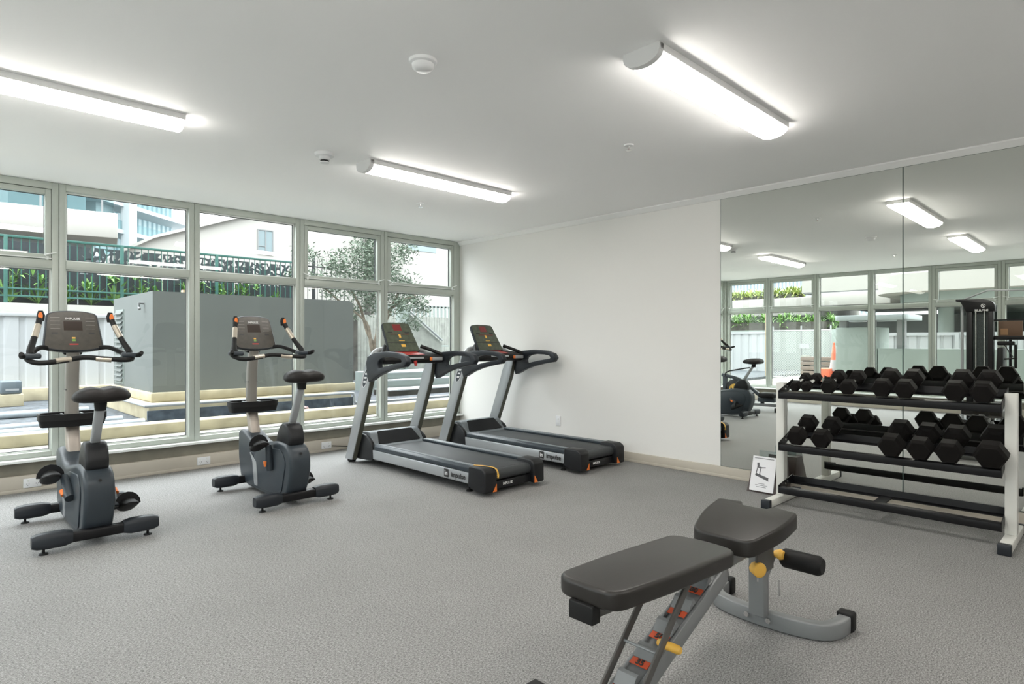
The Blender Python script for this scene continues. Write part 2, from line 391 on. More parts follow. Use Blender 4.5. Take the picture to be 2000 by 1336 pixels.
# mirrors
for y1, y0, lb in ((-3.776, -5.226, 'tall frameless mirror panel starting beside the plain white wall, left of the seam'),
                   (-5.228, -6.678, 'tall frameless mirror panel right of the seam, behind the right end of the rack')):
    r = thing('wall_mirror', lb, 'mirror', (0, (y0 + y1) / 2, 0.1), group='frameless mirror panels on the white wall')
    h = (y1 - y0) / 2
    MB().box(-0.0065, -0.006, -h + 0.003, h - 0.003, 0.002, 2.450).build('silvered_face', M_mirror, r)
    MB().box(-0.006, -0.0005, -h, h, 0.0, 2.452).build('glass_edge', M_edge, r)

# ------------------------------------------------------------------ ceiling lights
def make_light():
    r = thing('ceiling_light', 'x', 'light', group='long surface mounted ceiling lights')
    L = 0.73; hw = 0.091
    arc = [(hw * math.cos(a), -0.034 - 0.046 * math.sin(a)) for a in [PI * k / 12 for k in range(13)]]
    MB().box(-L, L, -0.1, 0.1, -0.034, 0.0).build('base_tray', M_lampbody, r, bevel=0.003)
    MB().prism([(y, z) for y, z in arc], 'x', -L + 0.03, L - 0.002).build('diffuser', M_lamp, r, smooth=True, angle=60)
    big = [(y * 1.07, -0.034 + (z + 0.034) * 1.06) for y, z in arc]
    MB().prism([(0.1, 0)] + [(0.1, -0.028)] + big[0:] + [(-0.1, -0.028), (-0.1, 0)], 'x', -L - 0.005, -L + 0.03).build('end_cap', M_lampbody, r, smooth=True)
    return r
L0 = make_light()
spots = [((-2.165, -4.85), 'long lit ceiling light over the bench side of the room, the largest and nearest'),
         ((-2.165, -2.39), 'long lit ceiling light above the treadmills, the middle and smallest one'),
         ((-4.88, -2.39), 'long lit ceiling light above the exercise bikes, cut by the left picture edge'),
         ((-4.88, -4.85), 'long lit ceiling light seen only in the mirror, right of the seam and farther back')]
for i, ((x, y), lb) in enumerate(spots):
    o = L0 if i == 0 else dup(L0, (0, 0, 0))
    o.location = (x, y, H); o['label'] = lb
for x, lb in ((-2.165, 'assumed unseen ceiling light added behind the camera over the mirror side'), (-4.88, 'assumed unseen ceiling light added behind the camera over the window side')):
    dup(L0, (x, -7.31, H), label=lb)  # third row out of view, assumed and added for its light
r = thing('smoke_detector', 'round white domed smoke detector on the ceiling between the lights', 'detector', (-3.548, -4.044, H))
MB().lathe([(0.001, 0), (0.068, 0), (0.066, -0.014), (0.056, -0.02)], (0, 0, 0)).build('mounting_base', M_white, r, smooth=True)
MB().lathe([(0.001, -0.018), (0.054, -0.018), (0.052, -0.036), (0.036, -0.05), (0.001, -0.053)], (0, 0, 0)).build('dome', M_white, r, smooth=True, angle=60)
r = thing('heat_detector', 'small white cylindrical detector with dark slots on the ceiling left of the middle light', 'detector', (-3.193, -2.357, H))
MB().lathe([(0.001, 0), (0.07, 0), (0.066, -0.02), (0.05, -0.024)], (0, 0, 0)).build('mounting_base', M_white, r, smooth=True)
MB().lathe([(0.001, -0.02), (0.04, -0.02), (0.04, -0.045), (0.034, -0.05), (0.001, -0.05)], (0, 0, 0)).build('body', M_white, r, smooth=True)
MB().lathe([(0.001, -0.05), (0.03, -0.05), (0.03, -0.062), (0.001, -0.062)], (0, 0, 0)).build('sensor_slot', M_dkp, r, smooth=True)
MB().lathe([(0.001, -0.062), (0.035, -0.062), (0.033, -0.068), (0.001, -0.07)], (0, 0, 0)).build('cap', M_white, r, smooth=True)
def sprinkler(x, y, lb):
    r = thing('sprinkler_head', lb, 'sprinkler', (x, y, H), group='sprinkler heads on the ceiling')
    MB().lathe([(0.001, 0), (0.034, 0), (0.03, -0.008), (0.001, -0.009)], (0, 0, 0)).build('escutcheon', M_white, r, smooth=True)
    MB().lathe([(0.001, -0.006), (0.009, -0.006), (0.007, -0.03), (0.001, -0.03)], (0, 0, 0), n=10).build('stem', M_chrome, r, smooth=True)
    MB().lathe([(0.001, -0.036), (0.02, -0.036), (0.02, -0.039), (0.001, -0.039)], (0, 0, 0), n=14).build('deflector', M_chrome, r)
    MB().cyl((0, 0, -0.028), (0, 0, -0.037), 0.004, n=8).build('glass_bulb', M_red, r)
sprinkler(-1.782, -4.003, 'tiny sprinkler head on the ceiling left of the largest light')
sprinkler(-1.768, -1.545, 'tiny sprinkler head on the ceiling below the middle light near the corner')
sprinkler(-5.638, -3.80, 'tiny sprinkler head on the ceiling seen in the mirror beside the seam')
# wall sockets
r = thing('wall_switch', 'white double switch plate low on the plain white wall', 'switch', (0, -1.789, 0.329))
MB().box(-0.010, 0.0, -0.035, 0.035, -0.058, 0.058).build('plate', M_white, r, bevel=0.003)
for z in (-0.022, 0.022): MB().box(-0.014, -0.010, -0.008, 0.008, z - 0.01, z + 0.01).build('rocker', M_sill, r, bevel=0.001)
for x, lb in ((-4.617, 'white power outlet on the skirting behind the nearest bike'), (-3.287, 'white power outlet on the skirting between the two bikes'), (-1.99, 'white power outlet on the skirting beside the left treadmill')):
    r = thing('power_outlet', lb, 'outlet', (x, -0.048, 0.072), group='power outlets along the skirting')
    MB().box(-0.06, 0.06, -0.010, 0, -0.038, 0.038).build('plate', M_white, r, bevel=0.003)
    for s_ in (-0.03, 0.03):
        MB().box(s_ - 0.006, s_ + 0.006, -0.014, -0.010, 0.014, 0.028).build('rocker', M_sill, r, bevel=0.001)
        q = MB()
        for dx in (-0.007, 0.007): q.box(s_ + dx - 0.0015, s_ + dx + 0.0015, -0.0108, -0.010, -0.012, -0.002)
        q.box(s_ - 0.0015, s_ + 0.0015, -0.0108, -0.010, -0.022, -0.014); q.build('socket_holes', M_ink, r)
# ------------------------------------------------------------------ exercise bike
def stab(y, r, nm, w_=0.30):
    o = MB().tube([(-w_, y, 0.075), (w_, y, 0.075)], 0, sq=(0.062, 0.062)).build(nm, M_blackm, r, bevel=0.012)
    for s_ in (-1, 1):
        xs = [0.13, 0.15, 0.17, 0.25, 0.30, 0.325]; hh = [0.036, 0.042, 0.047, 0.048, 0.044, 0.034]; ww = [0.036, 0.042, 0.046, 0.048, 0.044, 0.034]
        rings = []
        for x, h, w2 in zip(xs, hh, ww):
            rings.append([(s_ * x, y + w2 * (abs(math.cos(t)) ** 0.6) * math.copysign(1, math.cos(t)), 0.078 + h * (abs(math.sin(t)) ** 0.6) * math.copysign(1, math.sin(t))) for t in [2 * PI * (k + 0.5) / 16 for k in range(16)]])
        MB().loft(rings).build('end_cap', M_slate2, o, smooth=True, angle=50)
        f = MB().lathe([(0.001, 0.0), (0.024, 0.0), (0.022, 0.008), (0.008, 0.012), (0.007, 0.04), (0.001, 0.04)], (s_ * 0.268, y, 0), n=14)
        f.build('levelling_foot', M_black, o, smooth=True)
    return o
def make_bike(crank_deg, seat_h, label):
    r = thing('exercise_bike', label, 'exercise bike', group='upright exercise bikes facing the window')
    stab(0.0, r, 'rear_stabiliser'); stab(0.86, r, 'front_stabiliser')
    MB().tube([(0, 0.0, 0.07), (0, 0.86, 0.07)], 0, sq=(0.10, 0.05)).build('base_beam', M_slate2, r, bevel=0.01)
    # body shell
    prof = cut([(0.06, 0.045), (0.30, 0.02), (0.78, 0.03), (0.93, 0.07), (0.985, 0.26), (0.985, 0.47), (0.90, 0.50), (0.80, 0.47), (0.62, 0.40), (0.36, 0.445), (0.20, 0.475), (0.02, 0.465), (-0.055, 0.40), (-0.065, 0.27), (-0.01, 0.12)],
               [0.03, .03, .04, .05, .05, .03, .03, .05, .08, .08, .04, .06, .05, .05, .05], 3)
    MB().prism(prof, 'x', -0.082, 0.082).build('body_shell', M_slate, r, bevel=0.028, seg=4)
    for s_ in (-1, 1):
        MB().prism(cut([(0.40, 0.40), (0.10, 0.42), (0.02, 0.33), (0.10, 0.08), (0.42, 0.06), (0.62, 0.07), (0.66, 0.2), (0.60, 0.34)], 0.05), 'x', s_ * 0.080, s_ * 0.089).build('side_cover', M_slate, r, bevel=0.003)
        MB().prism(cut([(0.70, 0.33), (0.64, 0.26), (0.60, 0.07), (0.535, 0.07), (0.56, 0.26)], 0.02), 'x', s_ * 0.086, s_ * 0.093).build('silver_swoosh', M_silver, r, bevel=0.001)
    MB().prism(cut([(0.26, 0.44), (0.02, 0.44), (0.0, 0.50), (0.03, 0.585), (0.08, 0.62), (0.15, 0.62), (0.20, 0.58), (0.25, 0.50)], 0.03), 'x', -0.062, 0.062).build('seat_post_boot', M_dkp, r, bevel=0.02, seg=3)
    MB().cyl((0.0, -0.052, 0.40), (0.0, -0.060, 0.40), 0.009, n=12).build('adjuster_bolt', M_ink, r)
    # crank
    cy, cz = 0.26, 0.275; a = math.radians(crank_deg)
    for s_ in (-1, 1):
        dy, dz = (math.cos(a) * 0.165, math.sin(a) * 0.165) if s_ < 0 else (-math.cos(a) * 0.165, -math.sin(a) * 0.165)
        ck = MB().tube([(s_ * 0.105, cy - dy * 0.2, cz - dz * 0.2), (s_ * 0.108, cy, cz), (s_ * 0.115, cy + dy, cz + dz)], [0.03, 0.034, 0.022], 14).build('crank_arm', M_slate, r, smooth=True)
        MB().tube([(s_ * 0.138, cy, cz), (s_ * 0.14, cy + dy * .25, cz + dz * .25)], [0.012, 0.016], 10).build('orange_sticker', M_orange, ck, smooth=True)
        px = s_ * 0.185; py, pz = cy + dy, cz + dz
        pd = MB()
        rings = []
        for k, (t, wd, ht) in enumerate(((-0.085, 0.032, 0.012), (-0.07, 0.05, 0.02), (0.0, 0.054, 0.055), (0.055, 0.052, 0.075), (0.09, 0.036, 0.058))):
            rings.append([(px + wd * math.cos(q), py + t, pz - 0.35 * t - 0.005 + ht * math.sin(q) * (1 if math.sin(q) > 0 else 0.35)) for q in [2 * PI * j / 14 for j in range(14)]])
        pd.loft(rings); po = pd.build('pedal', M_black, r, smooth=True, angle=50)
        MB().tube([(px - s_ * 0.05, py, pz), (s_ * 0.11, py, pz)], 0.011, 8).build('pedal_axle', M_dkp, po)
        q = MB(); q.tube([(px + 0.057 * math.cos(t), py + 0.01, pz + 0.002 + 0.066 * math.sin(t)) for t in [PI * k / 8 for k in range(9)]], 0, sq=(0.035, 0.004), up=(0, 1, 0)); q.build('strap', M_dkp, po)
    # mast
    MB().tube([(0, 0.82, 0.44), (0, 0.895, 0.655)], 0, sq=(0.085, 0.07), up=(0, -1, 0)).build('lower_mast', M_mast2, r, bevel=0.02, seg=3)
    MB().tube([(0, 0.89, 0.645), (0, 0.905, 0.72), (0, 0.885, 1.0), (0, 0.85, 1.19)], 0, sq=(0.082, 0.066), up=(0, -1, 0)).build('upper_mast', M_mast, r, bevel=0.02, seg=3)
    MB().tube([(0, 0.888, 0.645), (0, 0.893, 0.665)], 0, sq=(0.088, 0.073), up=(0, -1, 0)).build('collar', M_dkp, r, bevel=0.02, seg=3)
    MB().tube([(0, 0.9, 0.895), (0, 0.9, 0.902)], 0, sq=(0.084, 0.07), up=(0, -1, 0)).build('mast_joint', M_ink, r, bevel=0.02)
    # accessory tray, open on top
    o_ = cut([(-0.20, 0.80), (-0.20, 0.92), (-0.15, 0.985), (0.15, 0.985), (0.20, 0.92), (0.20, 0.80), (0.06, 0.76), (-0.06, 0.76)], 0.03, 3)
    i_ = cut([(-0.185, 0.81), (-0.185, 0.915), (-0.14, 0.965), (0.14, 0.965), (0.185, 0.915), (0.185, 0.81), (0.06, 0.775), (-0.06, 0.775)], 0.03, 3)
    tr = MB().ringprism(o_, i_, 'z', 0.69, 0.735)
    tr.prism([(x * 0.93, 0.87 + (y - 0.87) * 0.9) for x, y in o_], 'z', 0.645, 0.695, [(x * 0.985, 0.87 + (y - 0.87) * 0.985) for x, y in o_])
    tr.build('accessory_tray', M_black, r, smooth=True)
    for s_ in (-1, 1): MB().box(min(s_ * .05, s_ * .062), max(s_ * .05, s_ * .062), 0.80, 0.955, 0.69, 0.728).build('tray_divider', M_silver, r)
    # saddle
    sz = seat_h; P = []
    for t, hw_, th, dz in ((-0.20, 0.05, 0.012, -0.006), (-0.19, 0.105, 0.026, -0.002), (-0.15, 0.142, 0.034, 0.0), (-0.10, 0.150, 0.037, 0.0), (-0.04, 0.130, 0.036, -0.002), (0.02, 0.075, 0.032, -0.004), (0.07, 0.038, 0.028, -0.006), (0.10, 0.028, 0.022, -0.008), (0.115, 0.012, 0.010, -0.01)):
        ring = []
        for k in range(24):
            q = 2 * PI * k / 24; th_ = th * 1.35; x = hw_ * math.copysign(abs(math.cos(q)) ** 0.75, math.cos(q)); z = th_ * math.copysign(abs(math.sin(q)) ** 0.8, math.sin(q))
            if z > 0: z -= 0.014 * math.exp(-(x / 0.022) ** 2); z -= 0.016 * (abs(x) / 0.15) ** 3
            else: z -= 0.012 * (abs(x) / 0.15) ** 2
            ring.append((x, t, sz + dz + z))
        P.append(ring)
    MB().loft(P).build('saddle', M_seat, r, smooth=True, angle=70)
    MB().tube([(0, -0.065, sz - 0.10), (0, -0.07, sz - 0.02)], [0.03, 0.038], 16).build('saddle_clamp', M_black, r, smooth=True)
    MB().tube([(0, 0.115, 0.58), (0, -0.06, sz - 0.07)], 0, sq=(0.052, 0.04), up=(0, -1, 0)).build('seat_post', M_silver, r, bevel=0.012, seg=3)
    # console
    n = Vector((0, -0.96, 0.28)); up = Vector((0, 0.08, 0.27)).normalized()
    c0 = Vector((0, 0.86, 1.32)); nn = Vector((1, 0, 0)).cross(up).normalized()
    outl = cut([(-0.180, -0.135), (-0.11, -0.155), (0, -0.162), (0.11, -0.155), (0.180, -0.135), (0.150, 0.125), (0.08, 0.143), (0, 0.147), (-0.08, 0.143), (-0.150, 0.125)], [.02, .05, .05, .05, .02, .03, .05, .05, .05, .03], 3)
    def pl(x, y, d): return tuple(c0 + Vector((x, 0, 0)) + up * y + nn * d)
    sgn = 1 if nn.y < 0 else -1
    mb = MB(); N = len(outl)
    mb.loft([[pl(x * 0.9, y * 0.9, -0.035 * sgn) for x, y in outl], [pl(x, y, -0.012 * sgn) for x, y in outl], [pl(x, y, 0.012 * sgn) for x, y in outl], [pl(x * 0.96, y * 0.96, 0.02 * sgn) for x, y in outl]])
    con = mb.build('console', M_slate2, r, smooth=True)
    mb = MB(); mb.loft([[pl(x * 0.93, y * 0.93, 0.0195 * sgn) for x, y in outl], [pl(x * 0.93, y * 0.93, 0.0215 * sgn) for x, y in outl]]); mb.build('display_face', M_panel, con)
    def patch(nm, x0, x1, y0, y1, m, d=0.0225):
        q = MB(); q.loft([[pl(a_, b_, 0.021 * sgn) for a_, b_ in ((x0, y0), (x1, y0), (x1, y1), (x0, y1))], [pl(a_, b_, d * sgn) for a_, b_ in ((x0, y0), (x1, y0), (x1, y1), (x0, y1))]]); q.build(nm, m, con)
    patch('screen', -0.055, 0.055, -0.005, 0.062, M_screen)
    patch('vent_slot', -0.125, -0.09, -0.03, -0.02, M_ink); patch('vent_slot', 0.09, 0.125, -0.03, -0.02, M_ink)
    patch('go_button', -0.010, 0.010, -0.085, -0.07, mat('green_button', srgb(110, 150, 60), .4)); patch('stop_button', -0.026, 0.026, -0.112, -0.102, M_red)
    patch('yellow_button', -0.010, 0.010, -0.066, -0.055, M_yellow)
    for k in range(4):
        patch('print_line', -0.13, -0.075, 0.09 - k * 0.028, 0.092 - k * 0.028, M_mast); patch('print_line', 0.075, 0.13, 0.09 - k * 0.028, 0.092 - k * 0.028, M_mast)
    text('lettering', 'IMPULSE', 0.024, M_wink, con, frame(pl(0, 0.082, 0.0225 * sgn), (1, 0, 0), up))
    MB().tube([(0, 0.88, 1.15), (0, 0.87, 1.24)], 0, sq=(0.11, 0.07), up=(0, -1, 0)).build('console_neck', M_black, r, bevel=0.01)
    # handlebar
    hb = MB()
    hb.tube([(-0.13, 0.84, 1.19), (-0.20, 0.76, 1.20), (-0.27, 0.60, 1.15), (-0.29, 0.50, 1.125), (-0.24, 0.44, 1.105), (-0.12, 0.45, 1.115), (0, 0.48, 1.135), (0.12, 0.45, 1.125), (0.24, 0.44, 1.115), (0.29, 0.50, 1.125), (0.27, 0.60, 1.15), (0.20, 0.76, 1.20), (0.13, 0.84, 1.19)], 0.0165, 12, smooth=4)
    hb = hb.build('handlebar', M_black, r, smooth=True, angle=60)
    for s_ in (-1, 1):
        MB().tube([(s_ * 0.27, 0.50, 1.155), (s_ * 0.275, 0.53, 1.18), (s_ * 0.25, 0.60, 1.25), (s_ * 0.215, 0.68, 1.36), (s_ * 0.20, 0.72, 1.43)], [0.02, 0.021, 0.018, 0.018, 0.019], 12, smooth=3).build('upright_horn', M_black, hb, smooth=True, angle=60)
        MB().tube([(s_ * 0.244, 0.612, 1.268), (s_ * 0.217, 0.675, 1.352)], 0.0195, 12).build('sensor_grip', M_grip, hb, smooth=True)
        d = Vector((s_ * -0.015, 0.04, 0.07)).normalized()
        MB().loft([[(s_ * 0.203 + 0.013 * math.cos(q), 0.695 - 0.004, 1.415 + 0.026 * math.sin(q)) for q in [2 * PI * k / 14 for k in range(14)]], [(s_ * 0.203 + 0.011 * math.cos(q), 0.695 - 0.009, 1.415 + 0.022 * math.sin(q)) for q in [2 * PI * k / 14 for k in range(14)]]]).build('orange_button', M_orange, hb, smooth=True)
        MB().tube([(s_ * 0.198, 0.713, 1.38), (s_ * 0.198, 0.716, 1.42), (s_ * 0.20, 0.718, 1.45)], [0.018, 0.023, 0.014], 14).build('horn_tip', M_black, hb, smooth=True)
        MB().tube([(s_ * 0.07, 0.462, 1.1255), (s_ * 0.155, 0.441, 1.1165)], 0.0178, 12).build('sensor_grip', M_grip, hb, smooth=True)
        MB().prism(cut([(s_ * 0.22, 0.46), (s_ * 0.315, 0.46), (s_ * 0.33, 0.52), (s_ * 0.29, 0.58), (s_ * 0.23, 0.56)], 0.02), 'z', 1.13, 1.165).build('elbow_cover', M_slate, hb, bevel=0.012, seg=3)
        MB().tube([(s_ * 0.300, 0.52, 1.145), (s_ * 0.322, 0.46, 1.148), (s_ * 0.330, 0.415, 1.165)], [0.014, 0.018, 0.013], 10, smooth=3).build('bar_end', M_black, hb, smooth=True)
    return r
b1 = make_bike(35, 0.925, 'dark grey upright exercise bike nearest the left picture edge, by the corrugated white fence view')
b1.location = (-4.505, -2.005, 0)
b2 = make_bike(88, 0.985, 'dark grey upright exercise bike between the other bike and the treadmills, higher saddle')
b2.location = (-3.232, -2.005, 0)

# ------------------------------------------------------------------ treadmill
def make_treadmill():
    r = thing('treadmill', 'x', 'treadmill', group='treadmills facing the window')
    MB().box(-0.30, 0.30, -0.93, 0.62, 0.075, 0.165).build('deck', M_dkp, r, bevel=0.004)
    belt = MB().box(-0.245, 0.245, -0.96, 0.60, 0.168, 0.198); belt.build('running_belt', M_belt, r, bevel=0.006)
    MB().tube([(-0.245, -0.965, 0.15), (0.245, -0.965, 0.15)], 0.046, 20).build('rear_roller', M_belt, r, smooth=True)
    for s_ in (-1, 1):
        X = lambda v: v * s_
        MB().prism([(X(0.315), 0.07), (X(0.335), 0.08), (X(0.330), 0.165), (X(0.315), 0.168)] if s_ > 0 else [(X(0.315), 0.07), (X(0.315), 0.168), (X(0.330), 0.165), (X(0.335), 0.08)], 'y', -0.86, 0.66).build('side_panel', M_silver, r, bevel=0.004)
        p_ = MB(); pr = [(X(0.25), 0.20), (X(0.25), 0.218), (X(0.30), 0.222), (X(0.328), 0.205), (X(0.330), 0.17), (X(0.27), 0.165)]
        p_.prism(pr, 'y', -0.90, 0.62); p_.build('foot_rail', M_slate, r, bevel=0.004)
        MB().prism([(X(0.253), 0.217), (X(0.253), 0.222), (X(0.298), 0.2265), (X(0.30), 0.221)], 'y', -0.87, 0.60).build('rail_grip', M_rail, r)
        cp = MB(); cp.prism(cut([(-0.84, 0.228), (-1.0, 0.228), (-1.045, 0.20), (-1.05, 0.03), (-0.93, 0.03), (-0.83, 0.06)], 0.02), 'x', X(0.215), X(0.345)); cp = cp.build('rear_cap', M_dkp, r, bevel=0.012, seg=3)
        MB().prism([(X(0.22), 0.035), (X(0.262), 0.035), (X(0.222), 0.095)], 'y', -1.0525, -1.0485).build('warning_sticker', M_orange, cp)
        if s_ < 0:
            MB().tube([(-0.30, -0.86, 0.231), (-0.262, -0.945, 0.231), (-0.222, -1.02, 0.222), (-0.212, -1.052, 0.19), (-0.212, -1.056, 0.14)], 0, sq=(0.018, 0.002), smooth=4).build('yellow_safety_strip', M_yellow, cp)
        # upright
        up_ = MB().prism(cut([(1.08, 0.035), (0.94, 0.035), (0.60, 0.84), (0.55, 1.04), (0.64, 1.09), (0.74, 0.90), (0.78, 0.78)], [.01, .01, .1, .02, .02, .05, .08]), 'x', X(0.338), X(0.392)).build('upright', M_silver, r, bevel=0.008, seg=2)
        MB().prism([(0.937, 0.04), (0.60, 0.84), (0.558, 1.01), (0.552, 1.01), (0.592, 0.84), (0.930, 0.04)], 'x', X(0.343), X(0.387)).build('rear_trim', mat('olive_trim', srgb(75, 76, 66), .5), up_)
        lg = [((0.046) * math.cos(q), 0.10 * math.sin(q)) for q in [2 * PI * k / 24 for k in range(24)]]
        def em(y, z): return (0.672 + y - z * 0.42, 0.885 + z)
        MB().ringprism([em(a_, b_) for a_, b_ in lg], [em(a_ * .86, b_ * .93) for a_, b_ in lg], 'x', X(0.392), X(0.3945)).build('emblem_ring', M_wink, up_)
        MB().prism([em(a_ * .86, b_ * .93) for a_, b_ in lg], 'x', X(0.392), X(0.3935)).build('emblem_disc', M_slate, up_)
        q = MB()
        for dz in (-0.04, 0.0, 0.04): q.prism([em(-0.022, dz - 0.009), em(0.022, dz - 0.009), em(0.022, dz + 0.009), em(-0.022, dz + 0.009)], 'x', X(0.3935), X(0.395))
        q.build('emblem_bars', M_wink, up_)
        # handle loop
        out = [(0.585, 0.93), (0.60, 1.03), (0.575, 1.095), (0.45, 1.135), (0.25, 1.15), (0.05, 1.14), (-0.06, 1.11), (-0.095, 1.06), (-0.06, 1.015), (0.08, 0.995), (0.25, 0.96), (0.40, 0.915), (0.50, 0.87), (0.555, 0.85)]
        inn = [(0.38, 1.00), (0.385, 1.03), (0.37, 1.06), (0.32, 1.085), (0.22, 1.10), (0.08, 1.095), (0.01, 1.085), (-0.01, 1.065), (0.0, 1.05), (0.08, 1.04), (0.18, 1.025), (0.28, 1.005), (0.33, 0.995), (0.36, 0.99)]
        MB().ringprism(out, inn, 'x', X(0.375), X(0.435)).build('side_handle', M_slate2, r, bevel=0.014, seg=3)
        MB().tube([(X(0.36), 0.42, 1.11), (X(0.30), 0.50, 1.15), (X(0.22), 0.60, 1.195)], [0.017, 0.018, 0.02], 12, smooth=3).build('front_grip', M_black, r, smooth=True)
        MB().tube([(X(0.30), 1.04, 0.03), (X(0.37), 1.04, 0.03)], 0.03, 18).build('wheel', M_black, r, smooth=True)
        MB().lathe([(0.001, 0), (0.028, 0), (0.026, 0.012), (0.007, 0.016), (0.007, 0.08), (0.001, 0.08)], (X(0.28), -0.78, 0), n=14).build('levelling_foot', M_black, r, smooth=True)
        MB().prism(cut([(1.06, 0.04), (1.04, 0.20), (0.93, 0.30), (0.80, 0.31), (0.66, 0.24), (0.62, 0.06)], 0.04), 'x', X(0.30), X(0.337)).build('hood_cheek', M_dkp, r, bevel=0.008)
    # motor hood with scooped rear
    MB().prism(cut([(1.05, 0.05), (1.03, 0.22), (0.93, 0.315), (0.80, 0.33), (0.74, 0.318), (0.665, 0.215), (0.60, 0.20), (0.60, 0.05)], 0.03), 'x', -0.30, 0.30).build('motor_hood', M_rail, r, bevel=0.012, seg=3)
    sl = [((x, y)) for x, y in cut([(-0.25, 0.0), (0.25, 0.0), (0.21, 1.0), (-0.21, 1.0)], 0.04)]
    P = lambda x, t, d: (x, 0.655 + (0.765 - 0.655) * t - d * 0.8, 0.212 + (0.322 - 0.212) * t + d * 0.6)
    MB().loft([[P(x, t, -0.005) for x, t in sl], [P(x, t, 0.012) for x, t in sl]]).build('hood_scoop', M_dkp, r, smooth=True)
    rb = MB().box(-0.215, 0.215, -1.0, -0.90, 0.035, 0.10).build('rear_bar', M_dkp, r, bevel=0.006)
    text('rear_lettering', 'IMPULSE', 0.03, M_wink, rb, frame((-0.05, -1.0015, 0.07), (1, 0, 0), (0, 0, 1)), bold=0.0005)
    sp = [o for o in kids(r) if o.name.startswith('side_panel')][0]
    text('side_lettering', 'impulse', 0.062, M_ink, sp, frame((-0.3365, -0.70, 0.122), (0, -1, 0), (0, 0, 1)), bold=0.0012)
    q = MB(); q.prism([(-0.512, 0.09), (-0.512, 0.158), (-0.572, 0.158), (-0.572, 0.09)], 'x', -0.3375, -0.336); bdg = q.build('badge', M_ink, sp, bevel=0.0005)
    text('badge_lettering', 'in', 0.055, M_wink, bdg, frame((-0.338, -0.542, 0.124), (0, -1, 0), (0, 0, 1)), bold=0.001)
    # cross bar and console
    cb = MB().prism(cut([(0.60, 1.03), (0.62, 1.10), (0.55, 1.135), (0.40, 1.10), (0.38, 1.05), (0.44, 1.02)], 0.02), 'x', -0.36, 0.36).build('cross_bar', M_black, r, bevel=0.006)
    MB().prism([(0.375, 1.07), (0.379, 1.085), (0.379, 1.088), (0.373, 1.073)], 'x', -0.17, 0.10).build('silver_strip', M_silver, cb)
    MB().prism([(0.56, 1.134), (0.42, 1.108), (0.418, 1.112), (0.56, 1.139)], 'x', -0.14, 0.14).build('red_label', M_red, cb)
    MB().tube([(0.0, 0.385, 1.05), (0.0, 0.375, 1.0)], [0.018, 0.014], 12).build('safety_key', M_red, cb, smooth=True)
    MB().box(0.20, 0.33, 0.368, 0.385, 1.05, 1.085).build('speed_paddle', M_silver, cb, bevel=0.004)
    MB().box(0.175, 0.20, 0.366, 0.385, 1.05, 1.085).build('orange_paddle', M_orange, cb, bevel=0.004)
    upv = Vector((0, 0.19, 0.30)).normalized(); c0 = Vector((0, 0.665, 1.285)); nn = Vector((1, 0, 0)).cross(upv); sgn = 1 if nn.y < 0 else -1
    def pl(x, y, d): return tuple(c0 + Vector((x, 0, 0)) + upv * y + nn * d * sgn)
    ol = cut([(-0.188, -0.175), (0.188, -0.175), (0.162, 0.165), (0.08, 0.178), (-0.08, 0.178), (-0.162, 0.165)], [.01, .01, .02, .04, .04, .02], 3)
    con = MB().loft([[pl(x * .93, y * .93, -0.035) for x, y in ol], [pl(x, y, -0.012) for x, y in ol], [pl(x, y, 0.01) for x, y in ol]]).build('console', M_slate2, r, smooth=True)
    MB().loft([[pl(x * .97, y * .97, 0.009) for x, y in ol], [pl(x * .97, y * .97, 0.012) for x, y in ol]]).build('display_face', M_panel_g, con)
    def patch(nm, x0, x1, y0, y1, m): MB().loft([[pl(a_, b_, 0.0115) for a_, b_ in ((x0, y0), (x1, y0), (x1, y1), (x0, y1))], [pl(a_, b_, 0.0135) for a_, b_ in ((x0, y0), (x1, y0), (x1, y1), (x0, y1))]]).build(nm, m, con)
    patch('led_screen', -0.05, 0.05, 0.075, 0.155, M_rscreen); patch('vent_slot', -0.13, -0.075, 0.045, 0.062, M_ink); patch('vent_slot', 0.075, 0.13, 0.045, 0.062, M_ink)
    patch('amber_button', -0.012, 0.012, -0.01, 0.03, M_yellow); patch('red_strip', -0.10, 0.12, 0.03, 0.036, M_rscreen); patch('seam', -0.17, 0.17, -0.075, -0.070, M_ink); patch('amber_print', -0.03, 0.04, -0.05, -0.043, M_yellow)
    patch('amber_print', -0.02, 0.03, -0.12, -0.09, M_yellow)
    for s_ in (-1, 1):
        MB().tube([(s_ * 0.15, 0.70, 1.16), (s_ * 0.28, 0.66, 1.14), (s_ * 0.37, 0.62, 1.07)], [0.035, 0.032, 0.03], 14, smooth=4).build('shoulder_cover', M_silver, r, smooth=True, angle=70)
    return r
t1 = make_treadmill(); t1.location = (-1.735, -1.80, 0); t1['label'] = 'silver and black treadmill nearest the bikes, with a yellow strip at its rear corner'
t2 = dup(t1, (-0.545, -1.80, 0), label='silver and black treadmill nearest the plain white wall')
for o in list(kids(t2)):
    for c in kids(o):
        if c.name.startswith('yellow_safety_strip'): bpy.data.objects.remove(c)
o = MB().tube([(-1.37, -0.72, 0.16), (-1.30, -0.62, 0.12), (-1.18, -0.55, 0.02), (-1.0, -0.50, 0.012), (-0.95, -0.35, 0.012), (-1.2, -0.2, 0.012), (-1.6, -0.12, 0.02), (-1.93, -0.07, 0.06)], 0.005, 8, smooth=4).build('electric_cable', M_black, smooth=True)
tag(o, 'thin black power cord on the floor between the two treadmills', 'cord')

